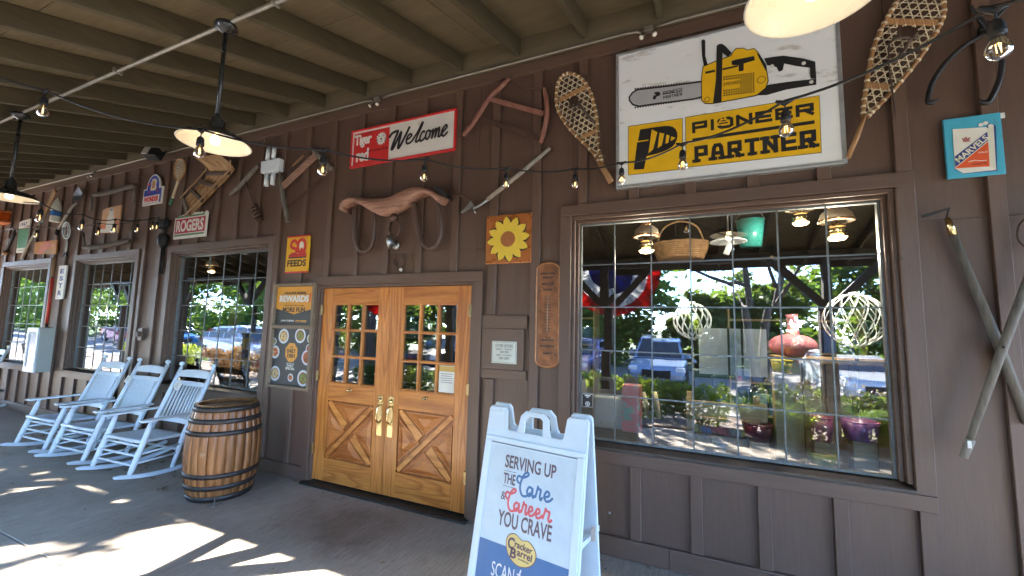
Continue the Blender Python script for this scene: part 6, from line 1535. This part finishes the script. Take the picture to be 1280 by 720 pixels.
def tree(lab, x, y, h, cr, seed, m, per=95, nb=46, size=.16, trunks=1, group='trees beyond the car park', lowest=.32):
    rnd = random.Random(seed); t = thing('broadleaf_tree', lab, 'tree', (x,y,GZ), None, group)
    tk = MB(); tips = []
    for q in range(trunks):
        lean = (0 if trunks == 1 else (-.5 if q == 0 else .6))
        P = [Vector((lean*.2,0,-.1)), Vector((lean*.5+rnd.uniform(-.1,.1),rnd.uniform(-.1,.1),h*.22)), Vector((lean*.9,rnd.uniform(-.2,.2),h*.45)), Vector((lean*1.3,rnd.uniform(-.3,.3),h*.8))]
        r0 = .022*h/trunks**.3; tk.tube(spline(P, 4), [r0*(1-.8*i/12) for i in range(13)], 10)
        for k in range(7):
            f = P[1].lerp(P[3], .15+.8*k/7); an = rnd.uniform(0,6.3); L = cr*rnd.uniform(.5,.95)
            e = f+Vector((math.cos(an)*L, math.sin(an)*L, L*rnd.uniform(.25,.8))); mdp = f.lerp(e,.5)+Vector((0,0,-.1*L)); tk.tube(spline([f,mdp,e],3), [r0*.38*(1-.8*i/6) for i in range(7)], 6); tips.append(e)
    tk.build('trunk', bark, t, world=False)
    blobs = []
    for i in range(nb):
        if i < len(tips): c = tips[i]
        else:
            a = rnd.uniform(0,6.3); u = rnd.random(); zz = h*(lowest+(1-lowest)*u); rr = cr*math.sqrt(rnd.random())*(.55+.75*math.sin(math.pi*(u*.8+.15)))*.85; c = Vector((rr*math.cos(a), rr*math.sin(a), zz))
        s = cr*rnd.uniform(.16,.30)*(1.25 if lowest < .1 else 1); blobs.append((c.x,c.y,c.z,s,s,s*.7))
    o = bpy.data.objects.new('crown', clump_mesh('crown', blobs, per, size, m, rnd)); COL.objects.link(o); o.parent = t
    return t
tree('dappled shade tree standing nearest to the porch', -11.6, -9.3, 8.6, 3.1, 3, leaf_b, 70, 135, .12, 1, 'trees by the porch', .34)
tree('forked tree with two dark trunks in front of the shop window', 1.75, -10.6, 9.0, 3.6, 5, leaf_a, 60, 44, .13, 2, 'trees by the porch', .36)
tree('slender tree before the parked cars', -5.1, -11.2, 8.0, 2.6, 8, leaf_b, 70, 80, .13, 1, 'trees by the porch', .40)
tree('broad tree beside the left parking bays', -13.5, -11.0, 8.0, 3.0, 12, leaf_a, 60, 50, .13, 1, 'trees by the porch', .35)
names = ['bushy dark tree', 'tall olive tree', 'spreading bright green tree', 'dense low branched tree']
places = ['behind the right end of the car park', 'behind the shop window bays', 'beyond the middle of the car park', 'left of the far middle', 'beyond the white car', 'far to the left behind the car park', 'at the far left end of the car park', 'beyond the red car', 'at the outermost left', 'at the outermost right', 'beyond the leftmost window view', 'second beyond the leftmost window view', 'third beyond the leftmost window view', 'in the second row to the right', 'in the second row to the left']
for i, (x, y, h, cr) in enumerate(((9.5,-22,9,4.2),(1.5,-25,4.3,2.4),(-5.5,-22,8.5,4.2),(-12,-23,9,4.4),(-20,-22,8.5,4.3),(-29,-23,9.5,4.6),(-39,-22,9,4.6),(-50,-24,9.5,4.8),(-64,-25,10,5),(17,-24,10,4.8),(-79,-24,10,5),(-92,-26,10,5.2),(-106,-25,10,5.2),(5.2,-30,5.4,3.0),(-9,-29,11.5,4.8))):
    tree(names[i % 4]+' '+places[i], x, y, h, cr, 20+i, (leaf_c, leaf_b, leaf_a, leaf_c)[i % 4], 100, 85, .27, 1, lowest=.02)
# hedges, shrubs and grasses in the bed
def shrub(nm, lab, x0, x1, y, h, m, seed, per=260, size=.045, grp='shrubs in the bed before the porch', flowers=None):
    rnd = random.Random(seed); t = thing(nm, lab, 'shrub', ((x0+x1)/2, y, GZ+.1), None, grp)
    n = max(3, int((x1-x0)/.28)); bl = [(x0+(x1-x0)*(i+.5)/n-(x0+x1)/2, rnd.uniform(-.12,.12), h*.52, .26, .30, h*.46*rnd.uniform(.85,1.1)) for i in range(n)]
    o = bpy.data.objects.new('foliage', clump_mesh('foliage', bl, per, size, m, rnd, .75)); COL.objects.link(o); o.parent = t
    st = MB()
    for b in bl: st.tube([(b[0],b[1],-.05),(b[0]+.04,b[1],h*.5)], .015, 5)
    st.build('stems', bark, t, world=False)
    if flowers:
        o = bpy.data.objects.new('flower_heads', clump_mesh('flower_heads', [(b[0],b[1],h*.85,.3,.3,h*.28) for b in bl], 60, .03, flowers, rnd, .8)); COL.objects.link(o); o.parent = t
lime = leafm('lime leaf', (.16,.24,.03), (.28,.36,.06)); redl = leafm('barberry leaf', (.15,.08,.06), (.26,.16,.11)); palef = leafm('pale flower', (.5,.42,.38), (.7,.62,.58), .1); gold = leafm('gold grass', (.22,.26,.05), (.36,.38,.10))
shrub('low_hedge', 'bright lime hedge in front of the silver van', -2.6, .55, -5.6, .95, lime, 41, 620)
shrub('flowering_shrub', 'shrub with pale dried flower heads near the forked tree', 1.0, 3.6, -5.2, 1.0, leaf_b, 42, 520, .045, flowers=palef)
shrub('barberry_shrub', 'dark red barberry hedge facing the third window', -15.8, -12.0, -5.6, .95, redl, 43, 420, flowers=palef)
shrub('low_hedge', 'yellow green hedge facing the second window', -21.0, -16.5, -5.6, 1.0, lime, 44, 420)
shrub('low_hedge', 'olive hedge facing the double doors', -8.8, -4.6, -5.7, .8, leaf_b, 45, 420)
def grass(lab, x, y, h, seed, n=170, m=gold, z=GZ+.1):
    rnd = random.Random(seed); t = thing('grass_clump', lab, 'grass', (x,y,z), None, 'grass clumps along the porch edge'); b = MB()
    for i in range(n):
        a = rnd.uniform(0,6.3); r = rnd.uniform(.0,.10); L = h*rnd.uniform(.7,1.2); o = Vector((r*math.cos(a), r*math.sin(a), 0)); d = Vector((math.cos(a), math.sin(a), 0)); w = Vector((-d.y,d.x,0))*.007
        p1, p2, p3 = o+d*L*.15+Vector((0,0,L*.55)), o+d*L*.42+Vector((0,0,L*.80)), o+d*L*.75+Vector((0,0,L*.70))
        k = len(b.v); b.v += [o-w,o+w,p1+w,p1-w,p2+w*.8,p2-w*.8,p3]; b.face((k,k+1,k+2,k+3)); b.face((k+3,k+2,k+4,k+5)); b.face((k+5,k+4,k+6))
    b.build('blades', m, t, world=False)
struct('mulch_strip', MB().box(-3.2, 6.5, -5.0, -4.42, .001, .03), MATS['bark mulch'])
gl_ = ['nearest the brace post','left of the brace post','right of the brace post','second right of the post','third right of the post','at the far right','behind the nearest clump','behind the left clump','behind the right clump','at the back right']
for i, (x, y, h) in enumerate(((1.50,-4.60,.55),(1.1,-4.58,.50),(2.2,-4.6,.58),(2.6,-4.58,.55),(3.05,-4.6,.55),(3.6,-4.6,.55),(1.35,-4.85,.6),(.85,-4.85,.6),(2.35,-4.88,.62),(2.9,-4.88,.6))):
    grass('arching green grass clump '+gl_[i], x, y, h, 60+i, 330, m=lime if i % 3 == 0 else leaf_a, z=.03)
for i, (x, y, h) in enumerate(((-9.8,-5.4,.8),(-10.6,-5.4,.8))):
    grass(('left hand','leftmost')[i]+' golden grass clump at the porch edge', x, y, h, 80+i, m=gold)
# bunting on the beam
bl_, wh_, rd_ = leafm('bunting blue', (.03,.05,.22), (.04,.06,.26), .6), leafm('bunting white', (.70,.70,.70), (.75,.75,.75), .6), leafm('bunting red', (.55,.02,.035), (.6,.03,.04), .6)
for i, x in enumerate((-1.5,-7.1,-10.4,-17.4,-23.0)):
    t = thing('bunting_fan', ('pleated red white and blue bunting fan before the shop window','pleated bunting fan before the double doors','pleated bunting fan before the third window','pleated bunting fan before the second window','pleated bunting fan before the leftmost window')[i], 'bunting', (x,-4.70,2.87), None, 'bunting fans along the porch beam')
    for nm, r0, r1, m in (('blue_band',.05,.40,bl_),('white_band',.40,.68,wh_),('red_band',.68,.96,rd_)):
        b = MB(); n = 48
        for k in range(n+1):
            a = math.pi+math.pi*k/n; dy = .022*(1 if k % 2 else -1)
            for r in (r0, r1): b.v.append(Vector((r*math.cos(a), dy*r, r*math.sin(a)*.98)))
        for k in range(n): b.face((2*k,2*k+1,2*k+3,2*k+2), False)
        o = b.build(nm, m, t, world=False); sol = o.modifiers.new('cloth', 'SOLIDIFY'); sol.thickness = .003
# cars
tyre = mk('tyre rubber', (.02,.02,.02), .8); rimm = mk('alloy rim', (.5,.5,.52), .3, .1, 9, 0, 60, .9); cglass = mk('car glass', (.01,.012,.014), .06, .1, 3, 0); lampc = mk('headlamp', (.7,.72,.75), .1, .05, 3, 0); tail = mk('tail lamp', (.45,.01,.01), .2)
def car(lab, x, y, rot, col, kind='suv', cat='car'):
    t = thing('parked_car', lab, cat, (x,y,GZ), Matrix.Rotation(rot,3,'Z'), 'cars in the car park'); L = 4.7; W_ = .93; paint = mk('car paint %.2f %.2f' % (col[0], col[2]), col, .22, .03, 2, 0, 60, .35)
    low = [(-2.3,.42),(-2.33,.62),(-2.25,.86),(-1.35,.98),(-.9,1.0),(1.9,1.02),(2.25,.98),(2.34,.70),(2.30,.36),(1.0,.28),(-1.2,.28)]
    cab_ = [(-1.15,1.0),(-.35,1.58),(.3,1.68),(1.55,1.66),(2.1,1.30),(2.22,1.0)] if kind == 'suv' else [(-1.0,.98),(-.2,1.40),(.5,1.47),(1.1,1.42),(1.95,1.03)]
    def loft(prof, wf, name, m):
        b = MB(); n = len(prof); ws = [wf(p) for p in prof]
        for s in (-1, 1):
            for p, w in zip(prof, ws): b.v.append(Vector((s*w, p[0], p[1])))
        b.face(range(n)); b.face([n+i for i in range(n)][::-1])
        for i in range(n): b.face((i, n+i, n+(i+1) % n, (i+1) % n))
        return b.build(name, m, t, world=False, bevel=.06, seg=3)
    loft(low, lambda p: W_*(1-.10*max(0,(abs(p[0])-1.7)/.65)), 'body', paint)
    cb = loft(cab_, lambda p: W_*.93-.20*(p[1]-1.0), 'cabin', paint)
    zt_ = max(p[1] for p in cab_); w0, w1 = W_*.93-.20*.06, W_*.93-.20*(zt_-1.1)
    f0, f1 = cab_[0], cab_[1]; r0, r1 = cab_[-1], cab_[-2]
    def win(nm, P): 
        b = MB(); b.quad(*P); o = b.build(nm, cglass, t, world=False); s = o.modifiers.new('thick','SOLIDIFY'); s.thickness = .012; s.offset = 0
    lerp = lambda a, b, f: (a[0]+(b[0]-a[0])*f, a[1]+(b[1]-a[1])*f)
    def slope(a, b, nm, o):
        p, q = lerp(a,b,.08), lerp(a,b,.92); ww = lambda z: W_*.93-.20*(z-1.0)-.10
        win(nm, [(-ww(p[1]),p[0]+o,p[1]+.015),(ww(p[1]),p[0]+o,p[1]+.015),(ww(q[1]),q[0]+o,q[1]+.015),(-ww(q[1]),q[0]+o,q[1]+.015)])
    slope(f0, f1, 'windscreen', -.012); slope(r0, r1, 'rear_window', .012)
    for s in (-1, 1):
        for a, b_ in ((f1[0]-.25,.35),(.42,1.2),(1.27,r1[0]-.05)):
            zl, zh = 1.06, zt_-.10; wl_2 = lambda z: s*(W_*.93-.20*(z-1.0)+.006)
            if b_-a > .15: win('side_window', [(wl_2(zl),a-.18*(a<0),zl),(wl_2(zl),b_,zl),(wl_2(zh),b_-.04,zh),(wl_2(zh),a+.12*(a<0),zh)])
        for yy in (-1.42, 1.42):
            M = Matrix.Rotation(R(90),3,'Y'); w = MB().lathe([(.20,-.10),(.33,-.10),(.35,-.07),(.35,.07),(.33,.10),(.20,.10)], 22, (s*(W_-.09),yy,.35), M, cap=False).build('wheel', tyre, t, world=False)
            MB().lathe([(.001,-.06),(.20,-.075),(.21,-.09),(.21,.09),(.20,.075),(.001,.06)], 14, (s*(W_-.09),yy,.35), M, cap=False).build('rim', rimm, w, world=False)
        MB().box(s*.74-.14, s*.74+.14, -2.315, -2.20, .68, .82).build('headlight', lampc, t, world=False, bevel=.03); MB().box(s*.78-.10, s*.78+.10, 2.24, 2.345, .75, .97).build('tail_light', tail, t, world=False, bevel=.02)
        MB().box(s*(W_+.02)-.09, s*(W_+.02)+.09, -.80, -.68, 1.02, 1.16).build('mirror', paint, t, world=False, bevel=.03)
    MB().box(-.45,.45,-2.345,-2.25,.50,.72).build('grille', black_plastic, t, world=False, bevel=.01); MB().box(-.26,.26,2.345,2.352,.62,.74).build('licence_plate', wht, t, world=False)
PI = math.pi
car('silver blue van parked nose to the hedge before the shop window', -1.1, -12.6, PI, (.25,.33,.46), 'suv', 'van')
car('dark blue car parked before the double doors', -6.9, -11.8, PI, (.05,.09,.22), 'suv')
car('black car parked left of the dark blue car', -9.7, -11.9, PI, (.03,.03,.035), 'sedan')
car('violet blue sedan parked right of the dark blue car', -4.1, -12.2, PI, (.16,.16,.36), 'sedan')
car('white car seen side on before the third window', -21.2, -10.6, PI/2+.05, (.66,.70,.76), 'suv')
car('pale grey car parked to the right of the forked tree', 4.4, -12.4, PI, (.5,.52,.55), 'sedan')
car('dark red car far off to the left', -44, -15.5, PI/2, (.25,.03,.03), 'sedan')
car('bright blue car mirrored in the leftmost window', -30.5, -11.5, PI/2, (.06,.22,.48), 'suv')
ss_ = thing('stop_sign', 'red octagonal stop sign by the left car park', 'sign', (-26.5,-8.6,GZ))
MB().tube([(-26.5,-8.6,GZ),(-26.5,-8.6,GZ+2.5)], .035, 8).build('post', galv, ss_)
m = MB().prism([(.38*math.cos(R(22.5+45*k)), .38*math.sin(R(22.5+45*k))) for k in range(8)], -.004, .004); Mx = Matrix.Translation((-26.5,-8.55,GZ+2.35)) @ Matrix.Rotation(R(205),4,'Z') @ RX.to_4x4(); m.v = [Mx @ v for v in m.v]; m.build('plate', redp, ss_)
m = text_mb('STOP', -.28, .28, -.11, .11, .005); m.v = [Mx @ v for v in m.v]; m.build('lettering', wht, ss_)
